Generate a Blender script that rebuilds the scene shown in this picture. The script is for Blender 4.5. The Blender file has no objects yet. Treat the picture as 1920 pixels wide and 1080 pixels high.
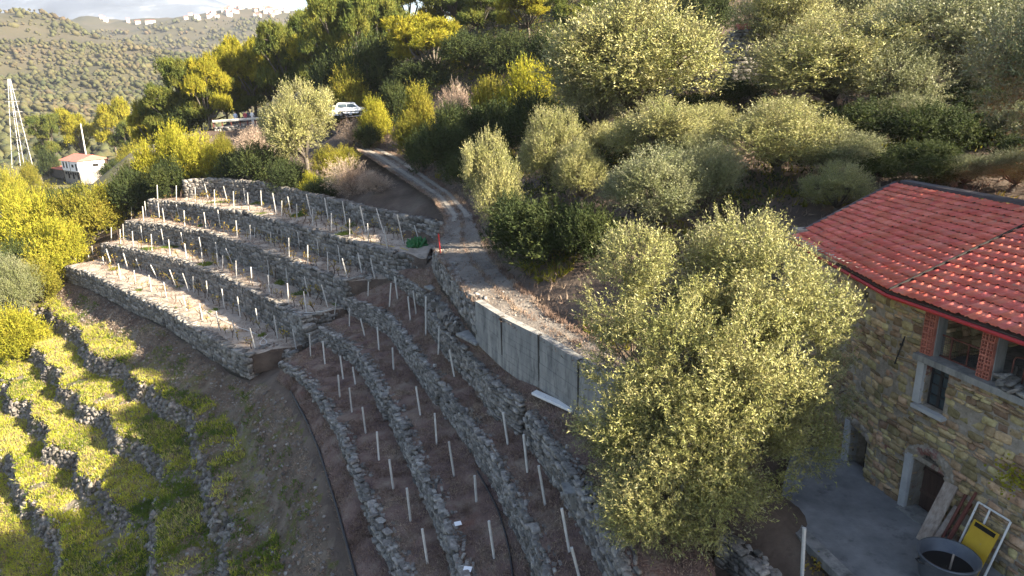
import bpy, bmesh, math, random
import numpy as np
from mathutils import Vector, Matrix
from mathutils.bvhtree import BVHTree

random.seed(7); rng = np.random.default_rng(7)
scene = bpy.context.scene
C = scene.collection

# ------------------------------------------------------------------ camera
F, PITCH, ROLL = 1280.0, math.radians(17), 0.03
fwd = np.array([0, math.cos(PITCH), -math.sin(PITCH)])
R0 = np.array([1., 0, 0]); U0 = np.array([0, math.sin(PITCH), math.cos(PITCH)])
cright = math.cos(ROLL) * R0 - math.sin(ROLL) * U0
cup = math.sin(ROLL) * R0 + math.cos(ROLL) * U0
cam = bpy.data.cameras.new('camera'); camo = bpy.data.objects.new('camera', cam); C.objects.link(camo)
cam.sensor_width = 36; cam.lens = 24; cam.clip_start = 0.1; cam.clip_end = 30000
M = Matrix.Identity(4)
for r in range(3):
    M[r][0] = cright[r]; M[r][1] = cup[r]; M[r][2] = -fwd[r]
camo.matrix_world = M
scene.camera = camo

# ------------------------------------------------------------------ light
SUN_EL = math.radians(27.5)
SAZ = np.array([0.92, -0.39]); SAZ = SAZ / np.linalg.norm(SAZ)
SUN = np.array([SAZ[0] * math.cos(SUN_EL), SAZ[1] * math.cos(SUN_EL), math.sin(SUN_EL)])
world = bpy.data.worlds.new('World'); scene.world = world; world.use_nodes = True
nt = world.node_tree; bg = nt.nodes['Background']
sky = nt.nodes.new('ShaderNodeTexSky'); sky.sky_type = 'NISHITA'; sky.sun_disc = False
sky.sun_elevation = SUN_EL; sky.sun_rotation = math.atan2(SAZ[0], SAZ[1])
sky.air_density = 1.0; sky.dust_density = 1.5; sky.ozone_density = 1.0
nt.links.new(sky.outputs[0], bg.inputs[0]); bg.inputs[1].default_value = 0.06
sl = bpy.data.lights.new('sun', 'SUN'); sl.energy = 5.0; sl.angle = math.radians(0.5); sl.color = (1.0, 0.87, 0.67)
so = bpy.data.objects.new('sun', sl); C.objects.link(so)
so.rotation_mode = 'QUATERNION'; so.rotation_quaternion = Vector(SUN).to_track_quat('Z', 'Y')
vs = scene.view_settings; vs.view_transform = 'Standard'; vs.look = 'None'; vs.gamma = 1; vs.use_curve_mapping = False
vs.exposure = 2.5
HAZE = 0.00013

# ------------------------------------------------------------------ helpers
def ray(px, py): return fwd + cright * (px - 960) / F + cup * (540 - py) / F
def atz(px, py, z): d = ray(px, py); return d * (z / d[2])
def atd(px, py, t): return ray(px, py) * t
def proj(p):
    p = np.asarray(p, float); d = p @ fwd
    return 960 + F * (p @ cright) / d, 540 - F * (p @ cup) / d, d

def tag(o, label=None, cat=None, group=None, kind=None):
    if label: o['label'] = label
    if cat: o['category'] = cat
    if group: o['group'] = group
    if kind: o['kind'] = kind
    return o
def empty(name, loc, label=None, cat=None, group=None):
    o = bpy.data.objects.new(name, None); o.empty_display_size = 0.2; C.objects.link(o)
    o.location = Vector([float(v) for v in loc]); tag(o, label, cat, group, 'thing' if label else None); return o
def par(o, parent):
    o.parent = parent
    o.matrix_parent_inverse = Matrix.Translation(-parent.location)
    return o
def link(name, me, mat=None, parent=None, mats=None):
    o = bpy.data.objects.new(name, me); C.objects.link(o)
    if mats:
        for m in mats: me.materials.append(m)
    elif mat is not None and not me.materials: me.materials.append(mat)
    if parent is not None: par(o, parent)
    return o
def np_mesh(name, V, Fq, smooth=False):
    """V (N,3), Fq (M,k) equal sized faces"""
    me = bpy.data.meshes.new(name); V = np.ascontiguousarray(V, dtype=np.float32); Fq = np.ascontiguousarray(Fq, dtype=np.int32)
    me.vertices.add(len(V)); me.vertices.foreach_set('co', V.ravel())
    m, k = Fq.shape
    me.loops.add(m * k); me.loops.foreach_set('vertex_index', Fq.ravel())
    me.polygons.add(m); me.polygons.foreach_set('loop_start', np.arange(0, m * k, k, dtype=np.int32))
    me.polygons.foreach_set('loop_total', np.full(m, k, dtype=np.int32))
    if smooth: me.polygons.foreach_set('use_smooth', np.ones(m, dtype=bool))
    me.update(calc_edges=True); return me
class MB:
    def __init__(s): s.v = []; s.f = []
    def add(s, v, f):
        n = len(s.v); s.v += [tuple(float(c) for c in q) for q in v]; s.f += [tuple(i + n for i in q) for q in f]; return s
    def box(s, c, size, R=None):
        c = np.array(c, float); h = np.array(size, float) / 2
        q = np.array([[x, y, z] for x in (-1, 1) for y in (-1, 1) for z in (-1, 1)]) * h
        if R is not None: q = q @ np.asarray(R).T
        return s.add(q + c, [(0, 1, 3, 2), (4, 6, 7, 5), (0, 4, 5, 1), (2, 3, 7, 6), (0, 2, 6, 4), (1, 5, 7, 3)])
    def tube(s, pts, rad, n=6, cap=True):
        pts = [np.array(p, float) for p in pts]; k = len(pts)
        if np.isscalar(rad): rad = [rad] * k
        base = len(s.v); ref = np.array([0.31, 0.17, 0.93])
        for i, p in enumerate(pts):
            t = pts[min(i + 1, k - 1)] - pts[max(i - 1, 0)]; t = t / (np.linalg.norm(t) + 1e-9)
            a = np.cross(t, ref); a = a / (np.linalg.norm(a) + 1e-9); b = np.cross(t, a)
            for j in range(n):
                q = 2 * math.pi * j / n
                s.v.append(tuple(p + rad[i] * (math.cos(q) * a + math.sin(q) * b)))
        for i in range(k - 1):
            for j in range(n):
                s.f.append((base + i * n + j, base + i * n + (j + 1) % n, base + (i + 1) * n + (j + 1) % n, base + (i + 1) * n + j))
        if cap:
            s.f.append(tuple(base + j for j in range(n))[::-1]); s.f.append(tuple(base + (k - 1) * n + j for j in range(n)))
        return s
    def mesh(s, name, smooth=False):
        me = bpy.data.meshes.new(name); me.from_pydata(s.v, [], s.f); me.update()
        if smooth: me.polygons.foreach_set('use_smooth', [True] * len(me.polygons))
        return me
    def build(s, name, mat, parent=None, smooth=False): return link(name, s.mesh(name, smooth), mat, parent)
def frame(t, up=(0, 0, 1)):
    t = np.array(t, float); t /= np.linalg.norm(t); n = np.cross(t, up); n /= np.linalg.norm(n); u = np.cross(n, t)
    return np.array([t, n, u]).T
def waves(seed, k, scale):
    g = np.random.default_rng(seed); D = g.normal(size=(k, 3)); D /= np.linalg.norm(D, axis=1)[:, None]
    fr = g.uniform(.6, 1.7, k) / scale * 2 * math.pi; ph = g.uniform(0, 6.28, k)
    return lambda P: np.sin((P @ (D * fr[:, None]).T) + ph).sum(1) / math.sqrt(k)

# ------------------------------------------------------------------ materials
MATS = {}
def mat(name, cols, scale=3.0, rough=0.9, bump=0.0, bscale=None, rand=0.0, trans=0.0, back=None, hue=0.0, detail=6, metallic=0.0, coord='pos', vstretch=None, spec=0.3, contrast=(0.3, 0.7), wear=None):
    """noise driven colour ramp; rand: brightness variation for every piece; trans: translucency; back: colour of a leaf's underside"""
    m = bpy.data.materials.new(name); m.use_nodes = True; N = m.node_tree.nodes; L = m.node_tree.links
    bs = N['Principled BSDF']; bs.inputs['Roughness'].default_value = rough; bs.inputs['Metallic'].default_value = metallic
    bs.inputs['Specular IOR Level'].default_value = spec
    vec = None
    if coord == 'pos': vec = N.new('ShaderNodeNewGeometry').outputs['Position']
    else: vec = N.new('ShaderNodeTexCoord').outputs['Object']
    if vstretch:
        mp = N.new('ShaderNodeMapping'); mp.inputs['Scale'].default_value = vstretch; L.new(vec, mp.inputs['Vector']); vec = mp.outputs[0]
    no = N.new('ShaderNodeTexNoise'); no.inputs['Scale'].default_value = scale; no.inputs['Detail'].default_value = detail; no.inputs['Roughness'].default_value = 0.65
    L.new(vec, no.inputs['Vector'])
    rp = N.new('ShaderNodeValToRGB'); L.new(no.outputs['Fac'], rp.inputs[0])
    el = rp.color_ramp.elements
    k = len(cols)
    for i, c in enumerate(cols):
        p = contrast[0] + (contrast[1] - contrast[0]) * i / max(k - 1, 1)
        e = el[i] if i < 2 else el.new(p)
        e.position = p; e.color = (*c, 1)
    if k == 1: el[1].color = (*cols[0], 1)
    col = rp.outputs[0]
    if wear:
        n2 = N.new('ShaderNodeTexNoise'); n2.inputs['Scale'].default_value = wear[1]; n2.inputs['Detail'].default_value = 8; n2.inputs['Roughness'].default_value = 0.7
        L.new(vec, n2.inputs['Vector'])
        r2 = N.new('ShaderNodeValToRGB'); r2.color_ramp.elements[0].position = wear[2]; r2.color_ramp.elements[1].position = wear[2] + wear[3]
        L.new(n2.outputs['Fac'], r2.inputs[0])
        mx = N.new('ShaderNodeMixRGB'); L.new(r2.outputs[0], mx.inputs[0]); L.new(col, mx.inputs[1]); mx.inputs[2].default_value = (*wear[0], 1); col = mx.outputs[0]
    if back is not None:
        ge = N.new('ShaderNodeNewGeometry'); mx = N.new('ShaderNodeMixRGB')
        L.new(ge.outputs['Backfacing'], mx.inputs[0]); L.new(col, mx.inputs[1]); mx.inputs[2].default_value = (*back, 1); col = mx.outputs[0]
    if rand > 0:
        ge = N.new('ShaderNodeNewGeometry'); oi = N.new('ShaderNodeObjectInfo')
        a = N.new('ShaderNodeMath'); a.operation = 'ADD'; L.new(ge.outputs['Random Per Island'], a.inputs[0]); L.new(oi.outputs['Random'], a.inputs[1])
        fr = N.new('ShaderNodeMath'); fr.operation = 'FRACT'; L.new(a.outputs[0], fr.inputs[0])
        mr = N.new('ShaderNodeMapRange'); mr.inputs[3].default_value = 1 - rand; mr.inputs[4].default_value = 1 + rand; L.new(fr.outputs[0], mr.inputs[0])
        hs = N.new('ShaderNodeHueSaturation'); L.new(mr.outputs[0], hs.inputs['Value']); L.new(col, hs.inputs['Color'])
        if hue > 0:
            wn = N.new('ShaderNodeTexWhiteNoise'); wn.noise_dimensions = '1D'; L.new(a.outputs[0], wn.inputs['W'])
            m2 = N.new('ShaderNodeMapRange'); m2.inputs[3].default_value = 0.5 - hue; m2.inputs[4].default_value = 0.5 + hue
            L.new(wn.outputs['Value'], m2.inputs[0]); L.new(m2.outputs[0], hs.inputs['Hue'])
        col = hs.outputs[0]
    L.new(col, bs.inputs['Base Color'])
    if bump > 0:
        nb = N.new('ShaderNodeTexNoise'); nb.inputs['Scale'].default_value = bscale or scale * 4; nb.inputs['Detail'].default_value = 5; L.new(vec, nb.inputs['Vector'])
        bm_ = N.new('ShaderNodeBump'); bm_.inputs['Strength'].default_value = min(bump, 1); bm_.inputs['Distance'].default_value = 0.1 * max(bump, .3)
        L.new(nb.outputs['Fac'], bm_.inputs['Height']); L.new(bm_.outputs[0], bs.inputs['Normal'])
    if trans > 0:
        tr = N.new('ShaderNodeBsdfTranslucent'); L.new(col, tr.inputs['Color']); ms = N.new('ShaderNodeMixShader'); ms.inputs[0].default_value = trans
        out = N['Material Output']; L.new(bs.outputs[0], ms.inputs[1]); L.new(tr.outputs[0], ms.inputs[2]); L.new(ms.outputs[0], out.inputs['Surface'])
    MATS[name] = m; return m

mat('soil', [(.055, .042, .03), (.11, .085, .062), (.17, .135, .10)], 1.3, bump=.8, bscale=9, wear=((.085, .085, .02), .45, .54, .06))
mat('litter', [(0.075, 0.046, 0.041), (0.149, 0.097, 0.081), (0.218, 0.170, 0.130)], 1.1, bump=1, bscale=14, wear=((.14, .065, .045), .8, .58, .12))
mat('straw_soil', [(0.196, 0.155, 0.122), (0.323, 0.270, 0.220), (0.412, 0.350, 0.290)], 1.2, bump=.7, bscale=10, wear=((.19, .13, .085), .9, .56, .08))
mat('slope', [(.06, .05, .035), (.11, .10, .05), (.16, .15, .03)], .55, bump=1, bscale=7, wear=((.17, .145, .115), .7, .52, .06))
mat('hill_soil', [(.05, .035, .027), (.09, .065, .05), (.13, .10, .075)], .6, bump=.9, bscale=6)
mat('road', [(.105, .09, .08), (.165, .145, .125), (.22, .195, .17)], .8, bump=.7, bscale=12, wear=((.09, .07, .058), 2.2, .56, .1))
mat('rut', [(.20, .18, .155), (.27, .245, .21)], 2.2, bump=.5, bscale=14)
mat('wall_core', [(.035, .032, .03), (.07, .063, .055)], 3, bump=.6)
mat('wall_stone', [(0.092, 0.086, 0.080), (0.184, 0.169, 0.153), (0.304, 0.282, 0.256)], 5, rand=.5, hue=.012, bump=.7, bscale=20, wear=((.055, .055, .05), 7, .6, .1))
mat('rough_stone', [(.09, .08, .075), (.16, .145, .13), (.25, .23, .2)], 4, rand=.5, hue=.015, bump=.7, bscale=16, wear=((.05, .05, .04), 5, .55, .1))
mat('house_stone', [(0.204, 0.144, 0.077), (0.361, 0.265, 0.147), (0.470, 0.370, 0.238)], 4, rand=.5, hue=.03, bump=.7, bscale=18, wear=((.06, .055, .045), 6, .6, .1))
mat('mortar', [(0.192, 0.162, 0.126), (0.300, 0.258, 0.210), (0.396, 0.348, 0.300)], 5, bump=.7, bscale=25, wear=((.22, .1, .085), 1.3, .6, .05))
mat('concrete', [(0.150, 0.147, 0.144), (0.230, 0.224, 0.211), (0.310, 0.296, 0.272)], 1.4, bump=.35, bscale=18, vstretch=(2.2, 2.2, .5), wear=((.075, .075, .075), 1.6, .5, .2))
mat('yard_concrete', [(0.120, 0.122, 0.127), (0.190, 0.191, 0.193), (0.270, 0.270, 0.268)], .9, bump=.25, bscale=14, wear=((.085, .085, .09), 1.6, .55, .15))
mat('plaster', [(.33, .33, .335), (.45, .45, .45)], 3, bump=.3, bscale=20, wear=((.3, .28, .26), 3, .6, .1))
mat('tile', [(0.490, 0.102, 0.068), (0.571, 0.144, 0.101), (0.612, 0.204, 0.162)], 2.5, rand=.15, hue=.006, rough=.95, spec=.1, bump=.3, bscale=30, wear=((.36, .2, .15), 4, .58, .1))
mat('ridge_cap', [(.06, .05, .055), (.10, .085, .085)], 4)
mat('brick', [(.36, .12, .085), (.46, .17, .12)], 6, rand=.2, bump=.3, bscale=25)
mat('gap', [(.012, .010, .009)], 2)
mat('wood_old', [(.20, .155, .13), (.32, .26, .22), (.42, .36, .31)], 2, bump=.3, bscale=16, vstretch=(6, 6, .8), wear=((.26, .12, .09), 3, .62, .1))
mat('wood_dark', [(.05, .032, .026), (.10, .062, .05)], 3, bump=.4, bscale=18, vstretch=(5, 5, .7), rand=.2)
mat('rust', [(.09, .03, .025), (.16, .055, .04)], 8, rough=.8, bump=.2)
mat('iron', [(.02, .019, .02), (.045, .04, .04)], 8, rough=.6)
mat('white_metal', [(.6, .58, .56), (.74, .73, .72)], 6, rough=.5, wear=((.25, .09, .05), 9, .62, .04))
mat('yellow_paint', [(.42, .26, .02), (.50, .33, .03)], 2.5, rough=.55, wear=((.3, .24, .15), 7, .66, .05))
mat('zinc', [(0.080, 0.092, 0.112), (0.144, 0.156, 0.176)], 2.5, rough=.5, metallic=.35, wear=((.24, .22, .21), 3, .6, .1))
mat('glass_dark', [(.035, .05, .06), (.075, .10, .115)], 2, rough=.15, spec=.6)
mat('post', [(.36, .345, .325), (.52, .505, .48)], 5, rand=.15, bump=.2, bscale=30)
mat('vine_bark', [(.045, .03, .025), (.09, .06, .045)], 12, rand=.3)
mat('vine_leaf', [(.30, .27, .04), (.33, .20, .05)], 8, rand=.4, trans=.4, hue=.03)
mat('hose_white', [(.55, .54, .52)], 3, rough=.4)
mat('hose_yellow', [(.50, .36, .04)], 3, rough=.4)
mat('hose_black', [(.015, .013, .016)], 3, rough=.5)
mat('red_paint', [(.38, .02, .025), (.30, .03, .03)], 5, rough=.5)
mat('green_sheet', [(0.015, 0.090, 0.026), (0.026, 0.128, 0.038)], 3, rough=.45, bump=.3)
mat('bark', [(.06, .05, .042), (.13, .11, .09)], 6, bump=.6, bscale=20)
LE = dict(coord='pos', detail=3)
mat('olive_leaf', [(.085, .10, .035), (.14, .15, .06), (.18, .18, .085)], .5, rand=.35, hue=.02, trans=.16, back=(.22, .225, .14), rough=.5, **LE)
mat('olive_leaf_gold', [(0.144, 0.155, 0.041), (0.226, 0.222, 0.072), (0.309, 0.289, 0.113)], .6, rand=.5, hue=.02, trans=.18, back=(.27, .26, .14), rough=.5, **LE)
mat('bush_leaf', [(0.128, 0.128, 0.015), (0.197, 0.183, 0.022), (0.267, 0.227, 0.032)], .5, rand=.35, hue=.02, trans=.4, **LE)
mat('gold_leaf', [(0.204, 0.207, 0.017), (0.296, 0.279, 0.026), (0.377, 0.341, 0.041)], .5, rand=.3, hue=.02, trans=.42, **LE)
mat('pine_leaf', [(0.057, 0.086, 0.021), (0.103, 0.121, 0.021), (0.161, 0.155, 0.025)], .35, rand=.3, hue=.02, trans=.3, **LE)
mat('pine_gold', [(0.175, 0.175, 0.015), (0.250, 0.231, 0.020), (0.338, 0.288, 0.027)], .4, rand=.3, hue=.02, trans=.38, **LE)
mat('shaded_dark_leaf', [(0.022, 0.034, 0.010), (0.038, 0.053, 0.014), (0.060, 0.072, 0.016)], .5, rand=.35, hue=.02, trans=.25, **LE)  # dark green, with the shade of the thickets put into the leaf colour
mat('dry_twig', [(.24, .17, .13), (.34, .26, .20), (.42, .34, .26)], .7, rand=.3, trans=.2, **LE)
mat('grass_blade', [(0.279, 0.316, 0.026), (0.443, 0.441, 0.056), (0.560, 0.521, 0.157)], .35, rand=.35, hue=.025, trans=.4, **LE)
mat('green_blade', [(0.057, 0.098, 0.014), (0.103, 0.149, 0.023), (0.172, 0.207, 0.023)], .6, rand=.3, hue=.02, trans=.4, **LE)
mat('dry_blade', [(.13, .085, .065), (.22, .155, .12), (.33, .26, .19)], .5, rand=.4, trans=.2, **LE)
mat('far_tree', [(0.031, 0.037, 0.014), (0.061, 0.059, 0.023), (0.080, 0.061, 0.034)], .012, rand=.22, hue=.03, detail=5)
mat('far_soil', [(0.041, 0.040, 0.019), (0.058, 0.052, 0.029), (0.072, 0.059, 0.041)], .01, detail=9)
mat('mountain', [(.055, .07, .10), (.10, .12, .155), (.40, .41, .43)], .0016, detail=10, contrast=(.40, .62))
mat('house_white', [(.72, .71, .73), (.80, .79, .80)], .6, bump=.05)
mat('far_roof', [(.42, .13, .10), (.50, .18, .14)], 1.2, rand=.15)
mat('village_wall', [(.55, .45, .38), (.70, .62, .56)], .02, rand=.25, hue=.03)
mat('asphalt', [(.08, .08, .085), (.12, .12, .125)], 1.5, bump=.3)
mat('car_paint', [(.78, .79, .82)], 2, rough=.3, spec=.5)
mat('rubber', [(.02, .02, .02)], 2, rough=.8)
mat('skin', [(.55, .34, .26)], 4, rough=.6)
mat('hair', [(.05, .035, .03)], 6)
mat('cloth_blue', [(.36, .42, .55), (.44, .50, .62)], 6)
mat('cloth_red', [(.30, .05, .07), (.36, .08, .09)], 6)
mat('cloth_white', [(.70, .67, .66), (.78, .76, .75)], 6)
mat('cloth_dark', [(.05, .055, .075), (.075, .08, .1)], 6)
G = MATS

# ------------------------------------------------------------------ lines of the place (dry stone walls, road)
def line(pts, z=None): return np.array([atz(p[0], p[1], p[2] if len(p) > 2 else z) for p in pts])
def resample(P, n):
    P = np.asarray(P, float); s = np.r_[0, np.cumsum(np.linalg.norm(np.diff(P, axis=0), axis=1))]
    q = np.linspace(0, s[-1], n); return np.stack([np.interp(q, s, P[:, k]) for k in range(3)], 1)
def normals(P):
    T = np.gradient(P[:, :2], axis=0); T /= np.linalg.norm(T, axis=1)[:, None] + 1e-9
    return np.stack([T[:, 1], -T[:, 0], np.zeros(len(T))], 1)
WL = {
 'A': (line([(120, 499), (160, 510), (189, 524), (253, 556), (305, 579), (367, 618), (423, 650), (463, 667)], -15.0), [1.4, 1.4, 1.4, 1.3, 1.25, 1.3, 1.4, 1.5]),
 'B': (line([(188, 456), (256, 469), (344, 491), (400, 512), (433, 527), (496, 559), (565, 596)], -13.2), [1.4, 1.6, 1.8, 1.8, 1.8, 1.8, 1.7]),
 'C': (line([(232, 414), (300, 422), (389, 435), (440, 453), (480, 464), (523, 481), (607, 513), (645, 527)], -11.4), [1.6, 1.7, 1.75, 1.75, 1.75, 1.75, 1.75, 1.7]),
 'D': (line([(275, 374), (330, 379), (389, 387), (460, 399), (543, 420), (616, 440), (700, 464), (731, 474)], -9.7), [1.5, 1.55, 1.6, 1.6, 1.6, 1.65, 1.65, 1.6]),
 'E': (line([(341, 338, -8.0), (400, 334, -7.9), (480, 341, -8.0), (560, 359, -8.1), (610, 370, -8.15), (677, 387, -8.2), (752, 403, -8.3), (827, 419, -8.4)]), [1.6, 1.7, 1.65, 1.5, 1.4, 1.3, 1.25, 1.2]),
 'road': (line([(810, 462, -8.2), (822, 484, -8.25), (838, 503, -8.27), (862, 534, -8.28), (892, 569, -8.3), (942, 600, -8.38), (1012, 635, -8.48), (1087, 682, -8.6), (1180, 745, -8.7), (1290, 815, -8.8)]), [1.1, 1.1, 1.1, 1.1, 1.15, 1.4, 1.6, 1.65, 1.9, 2.2]),
 'W1': (line([(735, 509, -10.4), (796, 548, -10.45), (800, 577, -10.5), (838, 626, -10.5), (889, 676, -10.55), (920, 717, -10.6), (972, 750, -10.6)]), [.5, .8, 1.0, 1.1, 1.15, 1.2, 1.2]),
 'W1b': (line([(984, 770, -10.75), (1020, 820, -10.8), (1060, 880, -10.85), (1107, 953, -10.9), (1140, 1020, -11), (1185, 1110, -11.1), (1240, 1240, -11.1)]), [1.1, 1.0, 1.0, 1.0, 1.0, 1.0, 1.0]),
 'W2': (line([(651, 559, -11.9), (690, 573, -11.9), (727, 592, -11.9), (770, 648, -11.9), (816, 708, -11.9)]), [.9, 1.1, 1.15, 1.2, 1.25]),
 'W2b': (line([(823, 716, -12.05), (856, 760, -12.05), (890, 807, -12.1), (935, 876, -12.15), (990, 985, -12.25), (1015, 1055, -12.3), (1050, 1180, -12.4)]), [1.1, 1.1, 1.05, 1.05, 1.05, 1.05, 1.05]),
 'W3': (line([(597, 614, -13.15), (630, 632, -13.2), (662, 652, -13.2), (692, 692, -13.2), (718, 745, -13.25)]), [.8, .9, .95, 1.0, 1.05]),
 'W3b': (line([(728, 752, -13.4), (753, 806, -13.4), (776, 858, -13.45), (805, 917, -13.5), (838, 1000, -13.6), (858, 1067, -13.65), (885, 1190, -13.7)]), [.9, .95, .95, .9, .9, .9, .9]),
 'W4': (line([(523, 678, -14.6), (551, 694, -14.55), (580, 720, -14.5), (604, 758, -14.45), (632, 800, -14.45), (645, 840, -14.5), (680, 920, -14.6), (692, 955, -14.65), (720, 1007, -14.7), (745, 1060, -14.75), (790, 1190, -14.8)]), [.35, .35, .35, .35, .4, .45, .6, .85, .9, .9, .9]),
}
def wall_base(k, back=.25, dz=0.):
    P, H = WL[k]; n = normals(P); Q = P.copy(); Q[:, 2] -= np.array(H); Q[:, 2] += dz; return Q - n * back
def joined(*L): return np.concatenate(L)
hose_line = line([(520, 712, -15.4), (548, 735, -15.4), (575, 790, -15.45), (600, 850, -15.5), (630, 950, -15.6), (665, 1080, -15.7), (705, 1230, -15.8)])
RL = line([(600, 240, -5.0), (632, 256, -5.4), (680, 287, -6.0), (731, 320, -6.6), (814, 374, -7.2), (836, 408, -7.5), (824, 440, -7.95), (812, 462, -8.22), (822, 484, -8.27), (838, 503, -8.29), (862, 534, -8.3), (892, 569, -8.32), (942, 600, -8.4), (1012, 635, -8.5), (1087, 682, -8.62), (1180, 745, -8.72), (1290, 815, -8.82)])
RR = line([(630, 236, -4.9), (665, 252, -5.3), (705, 272, -5.9), (755, 295, -6.4), (850, 360, -7.0), (890, 400, -7.4), (903, 430, -7.75), (918, 462, -8.0), (935, 490, -8.08), (960, 520, -8.12), (985, 545, -8.16), (1030, 585, -8.22), (1075, 615, -8.3), (1130, 645, -8.38), (1200, 680, -8.45), (1290, 720, -8.5), (1390, 760, -8.55)])

# ------------------------------------------------------------------ ground: one sheet through the feet of the walls, the road and the hill
CP = []
for k in WL:
    b = wall_base(k, -.05, -.1 if k in 'AE' else -.3 if k == 'W4' else -.8); CP += list(resample(b, 9))
CP += list(resample(RR, 14) + np.array([0, 0, -.12])); CP += list((resample(RL, 14) * .45 + resample(RR, 14) * .55 + np.array([0, 0, -.4]))[:]); CP += list((resample(RL, 14) + np.array([0, 0, -.5]))[:4])
rr = resample(RR, 14); rn = -normals(rr)
for d, dz in ((1.6, .7), (4, 1.5)): CP += list((rr + rn * d + np.array([0, 0, dz]))[1:-3])
a0 = resample(wall_base('A', 0), 7); an = normals(a0)
for d in (4, 8, 14, 24, 40, 70):
    q = a0 + an * d; q[:, 2] -= (.58 * d if d < 30 else 15 + .3 * (d - 25)); CP += list(q)
h0 = resample(hose_line, 6); hn = normals(h0)
for d in (3, 7, 12, 20, 32):
    q = (h0 + hn * d)[1:]; q[:, 2] -= .25 + .55 * d; CP += list(q)
for p in [(1400, 230, 38), (1390, 150, 46), (1230, 275, 38), (1850, 335, 27), (1650, 330, 29), (1000, 225, 56), (800, 165, 70), (900, 70, 82), (1300, 30, 62),
          (1800, 70, 55), (1100, 345, 34), (900, 355, 42), (760, 225, 68), (620, 200, 85), (440, 262, 86), (360, 272, 86), (480, 325, 67), (600, 345, 58),
          (700, 365, 50), (780, 392, 45), (60, 312, 200), (30, 310, 206), (190, 300, 210), (250, 280, 210), (270, 330, 190), (1600, 200, 44), (1500, 300, 34)]:
    CP.append(atd(*p))
CP += [np.array(p, float) for p in [(-46, 66, -17), (-40, 70, -12.5), (-60, 80, -19), (-52, 60, -23), (-36, 76, -8.5), (-47, 88, -7), (-80, 105, -21), (-100, 130, -28),
       (-150, 120, -48), (-110, 90, -40), (-90, 60, -42), (20, 8, -9), (30, 20, -4.5), (40, 40, 2), (60, 60, 10), (40, 90, 14), (0, 112, 12), (-25, 130, 4), (5, 4, -12), (15, 3, -10.5),
       (-10, 3, -22), (-30, 5, -34), (10, 9, -11.6), (22, 13, -6.5), (24, 22, -4), (16, 21, -6.5), (14.5, 24.5, -6), (12, 25.5, -6.5), (15, 16, -8), (8, 14, -11.7), (9, 16.5, -11.7), (7, 17, -11.7), (6, 14, -11.7), (8, 11, -11.7), (9.5, 13, -11.8), (10, 16, -12), (10.6, 14.5, -12), (11, 13, -12), (11.6, 11, -12), (9.7, 18.5, -11.9), (12.2, 15, -12), (11.6, 18, -11.8), (9.2, 20.2, -11.3), (8.4, 18.6, -11.7),
       (5, 15.5, -11.6), (7.5, 19, -10.5), (-200, 190, -40), (-240, 280, -60), (-140, 260, -36), (-60, 230, -20), (-20, 260, -8), (60, 200, 30), (110, 120, 35), (110, 20, 15), (-200, 60, -75), (-250, 120, -80), (40, 290, 25), (80, -15, -5), (-100, -15, -60), (-20, 170, 0), (-60, 150, -10), (-90, 170, -20), (-260, 300, -62), (-260, -20, -95)]]
UR = [atd(372, 243, 90), atd(400, 239, 90), atd(450, 235.5, 90), atd(490, 233, 89), atd(520, 231, 88), atd(600, 226, 80), atd(650, 219.5, 70.5), atd(700, 215, 68.5)]
CP += [p + np.array([0, .3, -.3]) for p in UR] + [p + np.array([1.5, 6.8, -.1]) for p in UR] + [p + np.array([-.3, -3.5, -2.2]) for p in UR[1:5]]
K0 = atd(144, 303, 190); u_, v_ = np.array([-.80, .60, 0]), np.array([.62, .78, 0])
CP += [K0 + u_ * a + v_ * b + np.array([0, 0, z]) for a, b, z in ((5, -1.5, -6.6), (0, -2, -6.7), (-2, 4, -6.6), (10, -1.5, -6.6), (18, -2, -6.4), (-3, 9, -6.3), (5, -8, -7.6), (15, -8, -7.6), (5, 14, -4.5), (15, 12, -4.2))]
CP = np.array(CP)
def rbf(P):
    X = P[:, :2]; D = np.linalg.norm(X[:, None] - X[None], axis=2); n = len(P)
    A = np.zeros((n + 1, n + 1)); A[:n, :n] = -D; A[:n, :n] -= np.eye(n) * .05 * -1; A[:n, n] = 1; A[n, :n] = 1
    w = np.linalg.lstsq(A, np.r_[P[:, 2], 0], rcond=None)[0]
    def f(Q):
        out = np.empty(len(Q))
        for i in range(0, len(Q), 20000):
            q = Q[i:i + 20000]; out[i:i + 20000] = -np.linalg.norm(q[:, None] - X[None], axis=2) @ w[:n] + w[n]
        return out
    return f
ground_h = rbf(CP)
front_line = joined(wall_base('A', -.1), hose_line[1:] + normals(hose_line)[1:] * .3)
fl2 = resample(front_line, 160); fn2 = normals(fl2)
wv1 = waves(3, 9, 7.0); wv2 = waves(4, 12, 1.6); wv3 = waves(5, 12, 26.)
def slope_d(Q):
    """distance in front of the lowest walls (positive on the wild slope)"""
    out = np.empty(len(Q))
    for i in range(0, len(Q), 20000):
        q = Q[i:i + 20000]; D = q[:, None] - fl2[None, :, :2]; j = np.argmin((D ** 2).sum(2), 1)
        out[i:i + 20000] = (D[np.arange(len(q)), j] * fn2[j, :2]).sum(1)
    return out
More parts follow.
